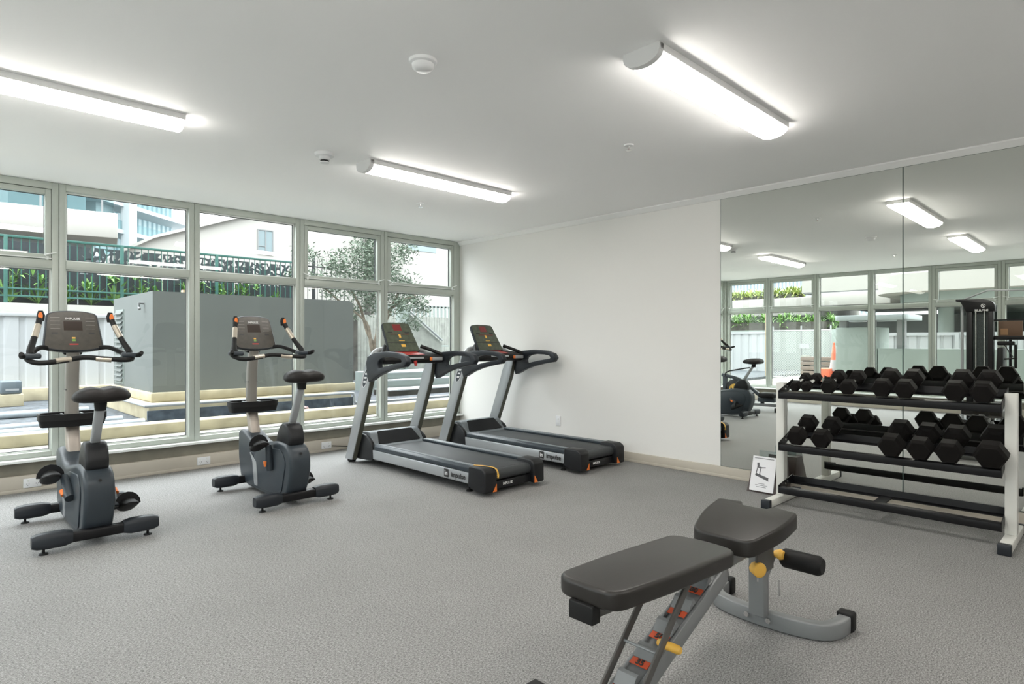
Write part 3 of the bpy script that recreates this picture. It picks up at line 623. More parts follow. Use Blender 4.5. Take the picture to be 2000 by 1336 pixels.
# ------------------------------------------------------------------ dumbbell rack
RX, RY = -0.48, -5.22
r = thing('dumbbell_rack', 'white and black three tier dumbbell rack standing in front of the mirror', 'rack', (RX, RY, 0))
for s_, nm in ((1, 'a'), (-1, 'b')):
    y = s_ * 0.695
    f = MB().box(-0.275, 0.27, y - 0.03, y + 0.03, 0.005, 0.06).build('foot', M_rackw, r, bevel=0.004)
    for x0, x1 in ((-0.315, -0.27), (0.265, 0.30)): MB().box(x0, x1, y - 0.033, y + 0.033, 0.0, 0.065).build('end_cap', M_slate2, f, bevel=0.006)
    MB().box(-0.045, 0.025, y - 0.03, y + 0.03, 0.06, 0.925).build('post', M_rackw, r, bevel=0.004)
def shelf(zf, zb, lo=0.66):
    sh = MB(); xf, xb = -0.15, 0.125; a = math.atan2(zb - zf, xb - xf)
    def L(pts, y0, y1): sh.prism(pts, 'y', y0, y1)
    sh.prism([(xf, zf - 0.05), (xf + 0.006, zf - 0.05), (xf + 0.006, zf - 0.012), (xf + 0.035, zf - 0.002), (xf + 0.035, zf + 0.004), (xf, zf - 0.004)], 'y', -lo, lo)
    sh.prism([(xb, zb), (xb - 0.006, zb), (xb - 0.006, zb - 0.045), (xb - 0.035, zb - 0.054), (xb - 0.035, zb - 0.060), (xb, zb - 0.05)], 'y', -lo, lo)
    return sh, xf, xb
for zf, zb, br in ((0.862, 0.938, 0), (0.468, 0.555, 0), (0.145, 0.19, 1)):
    sh, xf, xb = shelf(zf, zb); o = sh.build('shelf', M_blackm, r, bevel=0.002)
    for s_ in (-1, 1):
        e = MB().prism([(xf, zf - 0.05), (xf, zf + 0.01), (xb, zb + 0.012), (xb, zb - 0.05)], 'y', s_ * 0.66, s_ * 0.665).build('end_plate', M_blackm, o)
        for bx in (-0.03, 0.02): MB().cyl((bx, s_ * 0.655, zf + (bx - xf) * (zb - zf) / (xb - xf) - 0.015), (bx, s_ * 0.66, zf + (bx - xf) * (zb - zf) / (xb - xf) - 0.015), 0.008, n=8).build('bolt', M_chrome, o)
    if br: MB().prism([(xf + 0.03, zf - 0.015), (xf + 0.03, zf - 0.005), (xb - 0.03, zb - 0.045), (xb - 0.03, zb - 0.055)], 'y', -0.03, 0.04).build('brace', M_blackm, o)
# dumbbells
def make_db():
    d = thing('dumbbell', 'x', 'dumbbell', group='black rubber hex dumbbells on the rack')
    MB().tube([(-0.11, 0, 0), (-0.05, 0, 0), (0, 0, 0), (0.05, 0, 0), (0.11, 0, 0)], [0.013, 0.013, 0.016, 0.013, 0.013], 14).build('handle', M_chrome, d, smooth=True)
    for s_ in (-1, 1):
        rings = []
        for xx, rr in ((0.055, 0.55), (0.060, 0.8), (0.075, 1.0), (0.130, 1.0), (0.148, 0.86), (0.150, 0.80)):
            rings.append([(s_ * xx, rr * math.cos(PI / 3 * k), rr * math.sin(PI / 3 * k)) for k in range(6)])
        MB().loft(rings).build('head', M_hex, d, bevel=0.0)
    return d
D0 = make_db()
dbs = []
def put(y, R, tier, lb, i):
    tilt = math.atan2(0.075, 0.275)
    zs = (0.862 + 0.008, 0.468 + 0.01)[tier]; slope = (0.076 / 0.275, 0.087 / 0.275)[tier]
    o = D0 if i == 0 else dup(D0, (0, 0, 0))
    x = RX - 0.028 + 0.01
    z = zs + (x - (RX - 0.15)) * slope + R * 0.866 - 0.002
    o.location = (x, y, z); o.rotation_euler = (0, -math.atan(slope), 0)
    for k in kids(o):
        if k.name.startswith('head'): k.scale = (1.0 + (R - 0.05) * 6, R, R)
        else: k.scale = (1.0, 1.0, 1.0)
    o['label'] = lb
top = [(-4.670, .038), (-4.750, .038), (-4.904, .053), (-5.032, .055), (-5.245, .065), (-5.379, .066), (-5.652, .069), (-5.794, .070)]
topl = ['smallest black hex dumbbell at the left end of the top shelf', 'small black hex dumbbell second from the left end of the top shelf', 'black hex dumbbell third from the left end of the top shelf',
        'black hex dumbbell fourth from the left end of the top shelf', 'black hex dumbbell on the top shelf just left of the mirror seam', 'black hex dumbbell on the top shelf touching the line of the mirror seam',
        'large black hex dumbbell second from the right end of the top shelf', 'largest black hex dumbbell at the right end of the top shelf']
mid = [(-4.686, .070), (-4.859, .070), (-5.302, .080), (-5.466, .077), (-5.622, .077), (-5.833, .088)]
midl = ['black hex dumbbell at the left end of the middle shelf, first before the wide gap', 'black hex dumbbell on the middle shelf just left of the wide gap', 'black hex dumbbell on the middle shelf just right of the wide gap',
        'black hex dumbbell with pale worn top on the middle shelf, second after the gap', 'large black hex dumbbell on the middle shelf, second from its right end', 'largest black hex dumbbell at the right end of the middle shelf']
i = 0
for (y, R), lb in zip(top, topl): put(y, R, 0, lb, i); i += 1
for (y, R), lb in zip(mid, midl): put(y, R, 1, lb, i); i += 1

# picture stand by the rack
r = thing('display_stand', 'dark brown box stand with a white treadmill picture, left of the rack', 'display stand', (-0.20, -4.29, 0))
MB().prism(cut([(-0.15, 0.0), (-0.13, 0.03), (-0.02, 0.25), (0.10, 0.25), (0.155, 0.0)], 0.004), 'y', -0.13, 0.11).build('stand_body', mat('dark_brown_laminate', srgb(62, 48, 46), .4), r, bevel=0.003)
tl = math.radians(17)
def lean(s_, t, d): return (-0.145 + math.sin(tl) * t - math.cos(tl) * d, s_, 0.012 + math.cos(tl) * t + math.sin(tl) * d)
q = MB(); q.loft([[lean(a_, b_, 0.0) for a_, b_ in ((-0.11, 0), (0.085, 0), (0.085, 0.285), (-0.11, 0.285))], [lean(a_, b_, 0.014) for a_, b_ in ((-0.11, 0), (0.085, 0), (0.085, 0.285), (-0.11, 0.285))]])
pic = q.build('white_frame', mat('picture_white', (0.78, 0.78, 0.8, 1), .4), r)
q = MB()
def strip(mb, a0, b0, a1, b1, w_):
    v = Vector((a1 - a0, b1 - b0)).normalized(); n_ = Vector((-v.y, v.x)) * w_ / 2
    pts = [(a0 + n_.x, b0 + n_.y), (a1 + n_.x, b1 + n_.y), (a1 - n_.x, b1 - n_.y), (a0 - n_.x, b0 - n_.y)]
    mb.loft([[lean(x, y, 0.0135) for x, y in pts], [lean(x, y, 0.015) for x, y in pts]])
for s4 in ((0.045, 0.135, -0.06, 0.105, 0.02), (0.05, 0.13, -0.065, 0.092, 0.008), (0.045, 0.135, 0.035, 0.20, 0.007), (0.015, 0.13, 0.01, 0.185, 0.007), (0.04, 0.195, 0.0, 0.19, 0.012), (0.03, 0.20, 0.036, 0.23, 0.018), (0.01, 0.19, -0.03, 0.195, 0.008)): strip(q, *s4)
q.build('printed_treadmill', mat('print_grey', srgb(95, 95, 98), .6), pic)
q = MB(); strip(q, 0.07, 0.268, -0.09, 0.268, 0.006)
for k, w_ in enumerate((0.05, 0.10, 0.08)): strip(q, w_ / 2 - 0.01, 0.062 - k * 0.014, -w_ / 2 - 0.01, 0.062 - k * 0.014, 0.004)
q.build('printed_lines', mat('print_mid', srgb(120, 120, 124), .6), pic)
MB().box(0.03, 0.035, -0.10, 0.08, 0.25, 0.32).build('acrylic_sheet', M_acryl, r)

# ------------------------------------------------------------------ weight bench
BX, BY = -3.2, -5.31
r = thing('weight_bench', 'adjustable weight bench with black padded back and seat on a grey frame', 'bench', (BX, BY, 0))
def lx(x): return x - BX
def pad(outl, xa, za, xb, zb, th, nm):
    def zt(x): return za + (zb - za) * (x - xa) / (xb - xa)
    mb = MB(); N = len(outl)
    mb.loft([[(lx(x), y, zt(x) - th) for x, y in outl], [(lx(x), y, zt(x)) for x, y in outl]])
    return mb.build(nm, M_bench, r, bevel=0.014, seg=4)
bp = cut([(-3.89, 0.115), (-3.60, 0.135), (-3.17, 0.135), (-3.145, 0.0), (-3.17, -0.135), (-3.60, -0.135), (-3.89, -0.115)], [.07, .1, .05, .1, .05, .1, .07], 5)
pad(bp, -3.89, 0.525, -3.16, 0.485, 0.06, 'back_pad')
sp = cut([(-3.045, 0.12), (-2.86, 0.175), (-2.705, 0.178), (-2.69, 0.072), (-2.725, 0.052), (-2.725, -0.045), (-2.69, -0.065), (-2.705, -0.172), (-2.86, -0.172), (-3.045, -0.125)], [.05, .08, .02, .008, .01, .01, .008, .02, .08, .05], 4)
pad(sp, -3.05, 0.480, -2.69, 0.540, 0.068, 'seat_pad')
# frame
Y0 = 0.0
MB().tube([(lx(-2.69), 0, 0.06), (lx(-2.69), 0, 0.42)], 0, sq=(0.07, 0.05), up=(1, 0, 0)).build('rear_post', M_steel, r, bevel=0.005)
MB().tube([(lx(-2.66), 0, 0.385), (lx(-3.12), 0, 0.375)], 0, sq=(0.05, 0.06)).build('main_beam', M_steel, r, bevel=0.005)
MB().box(lx(-2.80), lx(-2.64), -0.045, -0.033, 0.26, 0.43).build('pivot_plate', mat('dark_frame', srgb(80, 78, 75), .45), r, bevel=0.003)
lad = MB()
lad.tube([(lx(-3.08), -0.043, 0.352), (lx(-3.80), -0.043, 0.06)], 0, sq=(0.014, 0.06))
lad.tube([(lx(-3.08), 0.043, 0.352), (lx(-3.80), 0.043, 0.06)], 0, sq=(0.014, 0.06))
lad.tube([(lx(-3.05), 0.0, 0.360), (lx(-3.81), 0.0, 0.052)], 0, sq=(0.08, 0.05))
lad = lad.build('ladder_beam', M_steel, r, bevel=0.003)
dl = Vector((-0.72, 0, -0.292)).normalized(); nl = Vector((-dl.z, 0, dl.x)); nl = nl if nl.z > 0 else -nl
def lp(t, y, d): p = Vector((lx(-3.08), y, 0.36)) + dl * t + nl * (0.025 + d); return tuple(p)
for k, nb in enumerate(('80', '65', '50', '35', '20')):
    t = 0.12 + k * 0.125
    MB().loft([[lp(t + a_, b_, 0.0) for a_, b_ in ((-0.028, -0.036), (0.028, -0.036), (0.028, 0.036), (-0.028, 0.036))], [lp(t + a_, b_, 0.022) for a_, b_ in ((-0.022, -0.036), (-0.008, -0.036), (-0.008, 0.036), (-0.022, 0.036))]]).build('notch', M_steel, lad)
    MB().loft([[lp(t + a_ + 0.045, b_, 0.0) for a_, b_ in ((-0.014, -0.034), (0.014, -0.034), (0.014, 0.034), (-0.014, 0.034))], [lp(t + a_ + 0.045, b_, 0.002) for a_, b_ in ((-0.014, -0.034), (0.014, -0.034), (0.014, 0.034), (-0.014, 0.034))]]).build('number_plate', M_label, lad)
    text('number', nb, 0.03, M_ink, lad, frame(lp(t + 0.045, 0, 0.003), (0, -1, 0), -dl), bold=0.0008)
for y in (-0.075, 0.06):
    MB().tube([(lx(-3.40), y, 0.43), (lx(-3.76), y, 0.085)], 0, sq=(0.008, 0.03)).build('support_arm', mat('dark_frame', srgb(80, 78, 75), .45), r, bevel=0.001)
MB().tube([(lx(-3.60), -0.075, 0.24), (lx(-3.60), 0.06, 0.24)], 0.005, 8).build('cross_rod', M_steel, r, smooth=True)
MB().tube([(lx(-3.53), -0.115, 0.24), (lx(-3.53), -0.105, 0.24), (lx(-3.53), -0.04, 0.24), (lx(-3.53), -0.03, 0.24)], [0.010, 0.0145, 0.0145, 0.010], 14).build('adjuster_grip', M_yellow, r, smooth=True)
MB().tube([(lx(-3.87), 0.0, 0.443), (lx(-3.20), 0.0, 0.405)], 0, sq=(0.05, 0.05)).build('pad_rail', mat('dark_frame', srgb(80, 78, 75), .45), r, bevel=0.004)
MB().box(lx(-3.90), lx(-3.86), -0.045, 0.045, 0.415, 0.470).build('rail_end_plug', M_black, r, bevel=0.004)
MB().tube([(lx(-3.0), 0, 0.425), (lx(-2.72), 0, 0.462)], 0, sq=(0.05, 0.03)).build('seat_rail', M_steel, r, bevel=0.004)
# feet
cf = [(-2.44, 0.27), (-2.53, 0.265), (-2.60, 0.225), (-2.635, 0.13), (-2.645, 0.0), (-2.635, -0.13), (-2.60, -0.225), (-2.53, -0.265), (-2.44, -0.27)]
cfo = MB().tube([(lx(x), y, 0.036) for x, y in cf], 0, sq=(0.05, 0.068), smooth=3).build('curved_foot', M_steel, r, bevel=0.006)
for s_ in (-1, 1): MB().box(lx(-2.46), lx(-2.405), s_ * 0.27 - 0.034, s_ * 0.27 + 0.034, 0.0, 0.082).build('foot_cap', M_black, cfo, bevel=0.012, seg=3)
for y in (-0.035, 0.06): MB().cyl((lx(-2.672), y, 0.04), (lx(-2.682), y, 0.04), 0.012, n=6).build('bolt', M_chrome, cfo)
ff = MB().tube([(lx(-3.79), -0.27, 0.035), (lx(-3.79), 0.27, 0.035)], 0, sq=(0.05, 0.05)).build('front_foot', M_steel, r, bevel=0.006)
for s_ in (-1, 1): MB().box(lx(-3.825), lx(-3.755), s_ * 0.285 - 0.035, s_ * 0.285 + 0.035, 0.0, 0.072).build('foot_cap', M_black, ff, bevel=0.012, seg=3)
MB().cyl((lx(-2.80), -0.056, 0.293), (lx(-2.78), -0.02, 0.293), 0.032, 0.026, n=12).build('lock_knob', M_yellow, r, bevel=0.004)
MB().tube([(lx(-2.56), -0.055, 0.297), (lx(-2.56), -0.04, 0.297), (lx(-2.56), -0.01, 0.297)], [0.018, 0.024, 0.012], 14).build('pull_knob', M_yellow, r, smooth=True)
MB().tube([(lx(-2.66), 0, 0.20), (lx(-2.55), 0, 0.30)], 0, sq=(0.035, 0.035), up=(0, 1, 0)).build('roller_bracket', M_steel, r, bevel=0.003)
for s_ in (-1, 1):
    MB().tube([(lx(-2.52), s_ * 0.03, 0.275), (lx(-2.52), s_ * 0.045, 0.275), (lx(-2.52), s_ * 0.19, 0.275), (lx(-2.52), s_ * 0.205, 0.275)], [0.03, 0.042, 0.042, 0.032], 20).build('leg_roller', M_black, r, smooth=True)
MB().tube([(lx(-2.60), -0.05, 0.20), (lx(-2.60), -0.05, 0.13)], 0.004, 8).build('locking_pin', M_chrome, r)
MB().tube([(lx(-2.79), -0.04, 0.29), (lx(-2.79), -0.04, 0.24)], 0.003, 8).build('locking_pin', M_chrome, r)

# ------------------------------------------------------------------ cable machine seen in the mirror
r = thing('cable_machine', 'tall black weight stack cable machine seen in the mirror behind the dumbbells', 'cable machine', (-6.3, -4.95, 0))
MB().box(-0.20, 0.20, 0.05, 0.40, 0.0, 0.06).build('base', M_blackm, r, bevel=0.01)
MB().prism(cut([(-0.02, 1.70), (-0.02, 1.80), (0.03, 1.865), (0.12, 1.885), (0.46, 1.895), (0.46, 1.865), (0.40, 1.85), (0.36, 1.77), (0.33, 1.70)], [.01, .04, .04, .02, .005, .005, .01, .01, .01]), 'x', -0.06, 0.10).build('top_shroud', M_blackm, r, bevel=0.01)
MB().box(-0.05, 0.09, 0.0, 0.07, 0.05, 1.72).build('front_column', M_blackm, r, bevel=0.01)
MB().box(-0.05, 0.09, 0.25, 0.33, 0.05, 1.72).build('rear_column', M_blackm, r, bevel=0.01)
MB().box(0.0, 0.03, 0.07, 0.25, 0.06, 1.70).build('perforated_guard', mat('guard_dark', srgb(48, 56, 56), .4, var=0.5, scale=90), r)
for y in (0.11, 0.215): MB().cyl((0.06, y, 0.06), (0.06, y, 1.72), 0.012, n=12).build('guide_rod', M_chrome, r, smooth=True)
for y in (0.40, 0.385): MB().cyl((0.0, y, 0.06), (0.0, y, 1.80), 0.012, n=12).build('pulley_rail', M_silver, r, smooth=True)
MB().box(0.035, 0.085, 0.08, 0.24, 0.06, 0.75).build('weight_stack', louvre_stripes('stack_plates', (0.01, 0.01, 0.01, 1), (0.06, 0.06, 0.06, 1), 12), r)
sh = [o for o in kids(r) if o.name.startswith('top_shroud')][0]
text('shroud_lettering', 'IMPULSE', 0.045, M_wink, sh, frame((0.101, 0.14, 1.715), (0, 1, 0), (0, 0, 1)), bold=0.0008)
ring = [(0.028 * math.cos(q), 0.028 * math.sin(q)) for q in [2 * PI * k / 20 for k in range(20)]]
MB().ringprism([(0.12 + a_, 1.785 + b_) for a_, b_ in ring], [(0.12 + a_ * .8, 1.785 + b_ * .8) for a_, b_ in ring], 'x', 0.10, 0.102).build('emblem_ring', M_wink, sh)
MB().prism([(0.11, 1.77), (0.125, 1.805), (0.13, 1.80), (0.118, 1.765)], 'x', 0.10, 0.102).build('emblem_stroke', M_wink, sh)
lat = MB().tube([(0.0, 0.36, 1.90), (0.0, 0.08, 2.02), (0.0, -0.40, 2.0), (0.0, -0.72, 1.90)], 0.013, 10).build('lat_bar', M_silver, r, smooth=True)
MB().box(-0.03, 0.03, -0.75, 0.02, 1.27, 1.33).build('press_arm', M_blackm, r, bevel=0.006)
MB().box(-0.02, 0.02, -0.75, 0.02, 1.555, 1.575).build('tie_bar', M_blackm, r)
MB().box(-0.06, 0.06, -0.24, -0.04, 1.19, 1.25).build('head_pad', M_black, r, bevel=0.015)
MB().prism([(-0.05, 1.16), (-0.12, 1.16), (-0.12, 0.62), (-0.03, 0.62)], 'x', -0.14, 0.14).build('back_pad', M_black, r, bevel=0.02)
MB().tube([(0, -0.25, 1.2), (0, -0.25, 0.85)], 0.018, 10).build('handle_post', M_black, r, smooth=True)
MB().tube([(0, -0.08, 0.98), (0, -0.27, 1.0)], 0.012, 8).build('handle_link', M_black, r, smooth=True)
MB().tube([(0, -0.12, 1.2), (0, -0.18, 1.08), (0, -0.22, 1.02)], 0.006, 8).build('cable', M_black, r, smooth=True)
MB().box(-0.18, 0.18, -0.50, -0.08, 0.42, 0.50).build('seat', M_black, r, bevel=0.02)
MB().box(-0.03, 0.03, -0.60, 0.06, 0.0, 0.06).build('floor_rail', M_blackm, r, bevel=0.005)
MB().box(-0.03, 0.03, -0.32, -0.24, 0.06, 0.42).build('seat_post', M_blackm, r, bevel=0.005)
MB().box(-0.03, 0.03, -0.75, -0.69, 0.0, 1.60).build('far_column', M_blackm, r, bevel=0.005)
MB().box(-0.03, 0.03, -0.75, 0.06, 0.0, 0.05).build('long_base', M_blackm, r)
r = thing('notice_board', 'brown framed picture propped behind the cable machine, seen in the mirror', 'picture', (-7.0, -5.06, 1.33))
MB().box(-0.012, 0.012, -0.15, 0.15, 0.0, 0.24).build('frame', mat('brown_board', srgb(110, 84, 66), .6), r, bevel=0.004)
MB().box(0.012, 0.014, 0.03, 0.12, 0.02, 0.12).build('print', mat('tan_print', srgb(170, 130, 95), .6), r)
MB().box(-0.06, 0.06, -0.14, 0.14, -0.03, 0.0).build('ledge', M_blackm, r)
MB().tube([(-0.0, 0.0, -0.02), (0.0, 0.0, -1.33)], 0.02, 10).build('stand_pole', M_blackm, r)
MB().lathe([(0.001, -1.33), (0.18, -1.33), (0.17, -1.31), (0.001, -1.30)], (0, 0, 0)).build('stand_base', M_blackm, r, smooth=True)
# indoor cycle seen in the mirror
r = thing('rowing_machine', 'low grey exercise machine with a gold lettered flywheel, seen in the mirror beside a bike', 'exercise machine', (-5.65, -1.35, 0))
MB().lathe([(0.001, -0.02), (0.17, -0.02), (0.185, -0.01), (0.185, 0.01), (0.17, 0.02), (0.001, 0.02)], (0, 0.15, 0.36), ax='x', n=30).build('flywheel', M_dkp, r, smooth=True)
MB().lathe([(0.001, 0.02), (0.10, 0.02), (0.10, 0.024), (0.001, 0.024)], (0, 0.15, 0.36), ax='x', n=24).build('gold_disc', mat('gold_print', srgb(190, 150, 60), .4, var=.6, scale=30), r)
MB().tube([(0, 0.40, 0.62), (0, 0.1, 0.56), (0, -0.10, 0.44), (0, -0.34, 0.26)], 0, sq=(0.07, 0.06), smooth=3).build('frame_tube', M_slate, r, bevel=0.01)
MB().tube([(0.03, 0.32, 0.60), (0.03, 0.31, 0.66), (0.03, 0.22, 0.70), (0.03, -0.15, 0.77)], 0.012, 10, smooth=3).build('handle_bar', M_black, r, smooth=True)
MB().box(-0.12, 0.12, -0.62, -0.34, 0.24, 0.33).build('seat', M_black, r, bevel=0.03, seg=3)
MB().box(-0.05, 0.05, -0.60, -0.30, 0.16, 0.24).build('seat_carriage', M_slate, r, bevel=0.01)
MB().box(-0.03, 0.03, -0.75, 0.45, 0.08, 0.13).build('rail', M_steel, r, bevel=0.005)
for y in (-0.70, 0.40): MB().box(-0.22, 0.22, y - 0.03, y + 0.03, 0.0, 0.08).build('foot', M_black, r, bevel=0.01)
MB().box(-0.02, 0.02, 0.30, 0.38, 0.08, 0.60).build('front_post', M_slate, r, bevel=0.005)
MB().box(-0.02, 0.02, -0.40, -0.34, 0.10, 0.26).build('rear_strut', M_slate, r)
#EXTERIOR
# ------------------------------------------------------------------ outside, in front of the window wall
tag(MB().box(-7.85, 12, -14, 0.14, 2.76, 13).build('upper_storeys', mat('upper_facade', srgb(120, 122, 120), .8)), kind=S)
tag(MB().box(0.16, 12, -14, 0.12, -0.1, 2.76).build('neighbouring_unit', mat('upper_facade', srgb(120, 122, 120), .8)), kind=S)
tag(MB().box(-45, 40, 1.45, 95, -0.1, 0.19).build('ground', M_grav), kind=S)
tag(MB().box(-7.9, 14, 0.1, 1.45, -0.1, 0.20).build('paving_strip', M_concl), kind=S)
tag(MB().box(-7.9, 14, 1.22, 1.46, 0.2, 0.325).build('kerb', M_conc, bevel=0.01), kind=S)
tag(MB().box(-45, -7.76, -30, 1.45, -0.1, 0.12).build('side_paving', M_concl), kind=S)
tag(MB().box(-3.12, -0.15, 2.65, 6.2, 0.19, 0.385).build('plinth', M_conc, bevel=0.01), kind=S)
tag(MB().box(-3.14, -0.13, 2.625, 2.655, 0.19, 0.33).build('plinth_skirt', mat('dark_membrane', srgb(84, 94, 104), .7, var=.4, scale=9)), kind=S)
o = MB().tube([(-3.16, 6.6, 0.40), (-3.16, 2.62, 0.40), (-3.1, 2.60, 0.40), (-0.25, 2.60, 0.40), (-0.14, 2.60, 0.39), (-0.12, 2.60, 0.34), (-0.12, 2.60, 0.25), (-0.08, 2.60, 0.225), (2.2, 2.62, 0.225)], 0.022, 10).build('white_pipe', M_wfence, smooth=True)
tag(o, 'thin white pipe running around the grey plant room plinth', 'pipe')
for y, z, x1, rad, lb in ((1.95, 0.245, -3.3, 0.055, 'thick pale pipe lying on the gravel nearest the kerb'), (2.6, 0.24, -3.4, 0.045, 'thick pale pipe lying on the gravel behind the nearest pipe'), (4.2, 0.24, -3.5, 0.05, 'thick pale pipe on the gravel closest to the white corrugated fence')):
    o = MB().cyl((-9, y - 0.1, z), (x1, y + 0.15, z), rad, n=16).build('drain_pipe', mat('pipe_grey', srgb(165, 172, 178), .5, var=.15, scale=4), smooth=True)
    tag(o, lb, 'pipe', 'pale pipes on the gravel')
def rock(x, y, s_, lb, c=None):
    rings = []
    for k in range(6):
        t = PI * (k + 0.3) / 6; rings.append([(x + s_ * math.sin(t) * math.cos(q) * random.uniform(.8, 1.2), y + s_ * math.sin(t) * math.sin(q) * random.uniform(.8, 1.2), 0.19 + s_ * 0.5 - s_ * 0.6 * math.cos(t)) for q in [2 * PI * j / 8 for j in range(8)]])
    tag(MB().loft(rings).build('rock', c or mat('rock_grey', srgb(120, 118, 115), .9, var=.3, scale=20)), lb, 'rock')
rock(-4.47, 1.75, 0.10, 'grey rock beside the kerb behind the nearest bike')
rock(-1.2, 2.2, 0.09, 'small rock below the white pipe seen right of the second bike', mat('rock_pink', srgb(150, 125, 122), .9, var=.3, scale=20))
rock(-0.9, 1.9, 0.07, 'smallest rock on the gravel right of the second bike')
# plant room
r = thing('plant_room', 'large windowless grey rendered plant room outside the windows', 'plant room', (-2.93, 3.23, 0.385))
MB().prism(cut([(0, 0.14), (3.15, 0.14), (3.15, 1.575), (0, 1.575)], [0.005, 0.02, 0.10, 0.005], 5), 'y', 0, 2.4).build('wall', M_util, r, smooth=True)
MB().box(-0.03, 3.18, -0.03, 2.43, 0.0, 0.14).build('footing', M_conc, r, bevel=0.02)
lv = MB().box(-0.012, 0.0, 1.66, 2.2, 0.18, 1.38).build('louvre_frame', M_util2, r)
for k in range(15):
    z = 0.22 + k * 0.077; MB().prism([(-0.045, z), (-0.012, z + 0.05), (-0.012, z + 0.058), (-0.05, z + 0.008)], 'y', 1.70, 2.16).build('louvre_blade', M_util, lv)
MB().tube([(-0.0, 0.45, 1.42), (-0.07, 0.45, 1.42), (-0.07, 0.45, 1.36), (-0.07, 0.40, 1.33)], 0.018, 8).build('tap', M_steel, r, smooth=True)
MB().tube([(-0.0, 1.5, 0.10), (-0.05, 1.5, 0.12), (-0.05, 1.2, 0.12)], 0.014, 8).build('valve', M_chrome, r, smooth=True)
MB().box(0.42, 0.47, 0.1, 0.2, 1.575, 1.62).build('roof_bracket', M_wood, r)
# corrugated white fence
def corrugated(x0, x1, y, z0, z1, pitch, axis='y', amp=0.025):
    mb = MB(); n = int((x1 - x0) / pitch)
    pts = []
    for k in range(n):
        a_ = x0 + k * pitch; pts += [(a_, 0), (a_ + pitch * .62, 0), (a_ + pitch * .7, amp), (a_ + pitch * .92, amp), (a_ + pitch, 0)]
    vs = []; fs = []
    for (a_, d) in pts:
        for z in (z0, z1):
            for t in (0, 0.006): vs.append((a_, y + d + t, z) if axis == 'y' else (y - d - t, a_, z))
    for k in range(len(pts) - 1):
        b_ = k * 4; fs += [(b_, b_ + 4, b_ + 6, b_ + 2), (b_ + 1, b_ + 3, b_ + 7, b_ + 5), (b_ + 2, b_ + 6, b_ + 7, b_ + 3), (b_, b_ + 1, b_ + 5, b_ + 4)]
    return mb.add(vs, fs)
r = thing('sheet_fence', 'white corrugated metal fence seen behind the bikes, left of the plant room', 'fence', (-4.0, 7.5, 0.42))
corrugated(-8, 3.6, 0, 0, 1.30, 0.30).build('sheeting', M_wfence, r)
MB().box(-8, 3.6, -0.03, 0.03, 1.28, 1.345).build('top_rail', M_wfence, r, bevel=0.005)
tag(MB().box(-14, 0.6, 7.2, 7.6, 0.19, 0.42).build('fence_kerb', M_conc, bevel=0.01), kind=S)
tag(MB().box(-15, 1.6, 8.15, 8.6, 0.19, 1.97).build('retaining_wall', mat('pale_concrete', srgb(185, 185, 178), .8, var=.05, scale=2)), kind=S)
tag(MB().box(-15, 3.4, 8.6, 16, 0.19, 2.0).build('raised_garden_bed', M_soil), kind=S)
r = thing('meter_box', 'small dark grey box standing at the foot of the white fence', 'box', (-4.22, 6.4, 0.19))
MB().box(-0.14, 0.14, -0.12, 0.12, 0.20, 0.42).build('case', mat('slate_box', srgb(88, 98, 104), .5), r, bevel=0.03)
MB().box(-0.07, 0.10, -0.125, -0.12, 0.26, 0.29).build('handle', M_silver, r)
MB().box(-0.16, 0.16, -0.14, 0.14, 0.0, 0.20).build('block', M_conc, r, bevel=0.01)
# green railing
r = thing('green_railing', 'green steel railing with thin bars on top of the concrete wall', 'railing', (-2.26, 8.3, 1.97))
x0, x1 = -9.7, 3.68
for z, h_ in ((1.235, 0.045), (0.265, 0.03), (0.125, 0.03)): MB().box(x0, x1, -0.025, 0.025, z, z + h_).build('rail', M_green, r, bevel=0.004)
for k in range(-5, 2): MB().box(k * 1.87 - 0.03, k * 1.87 + 0.03, -0.03, 0.03, -0.32, 1.26).build('post', M_green, r, bevel=0.004)
mb = MB(); x = x0 + 0.06
while x < x1: mb.box(x - 0.007, x + 0.007, -0.007, 0.007, 0.14, 1.24); x += 0.125
tag(mb.build('thin_bars', M_green, r), kind='stuff')
r = thing('privacy_screen', 'dark screen with cut out leaf pattern behind the green railing', 'screen', (-2.7, 8.66, 1.97))
for k in range(8): MB().box(-8.0 + k * 1.55, -8.0 + k * 1.55 + 1.53, 0, 0.02, 0, 0.66 if k > 4 else 1.22).build('solid_panel', mat('slate_screen', srgb(46, 52, 57), .6), r)
for k in range(5, 8): MB().box(-8.0 + k * 1.55, -8.0 + k * 1.55 + 1.53, 0, 0.012, 0.66, 1.22).build('cut_panel', screen_mat() if k == 5 else bpy.data.materials['laser_cut_screen'], r)
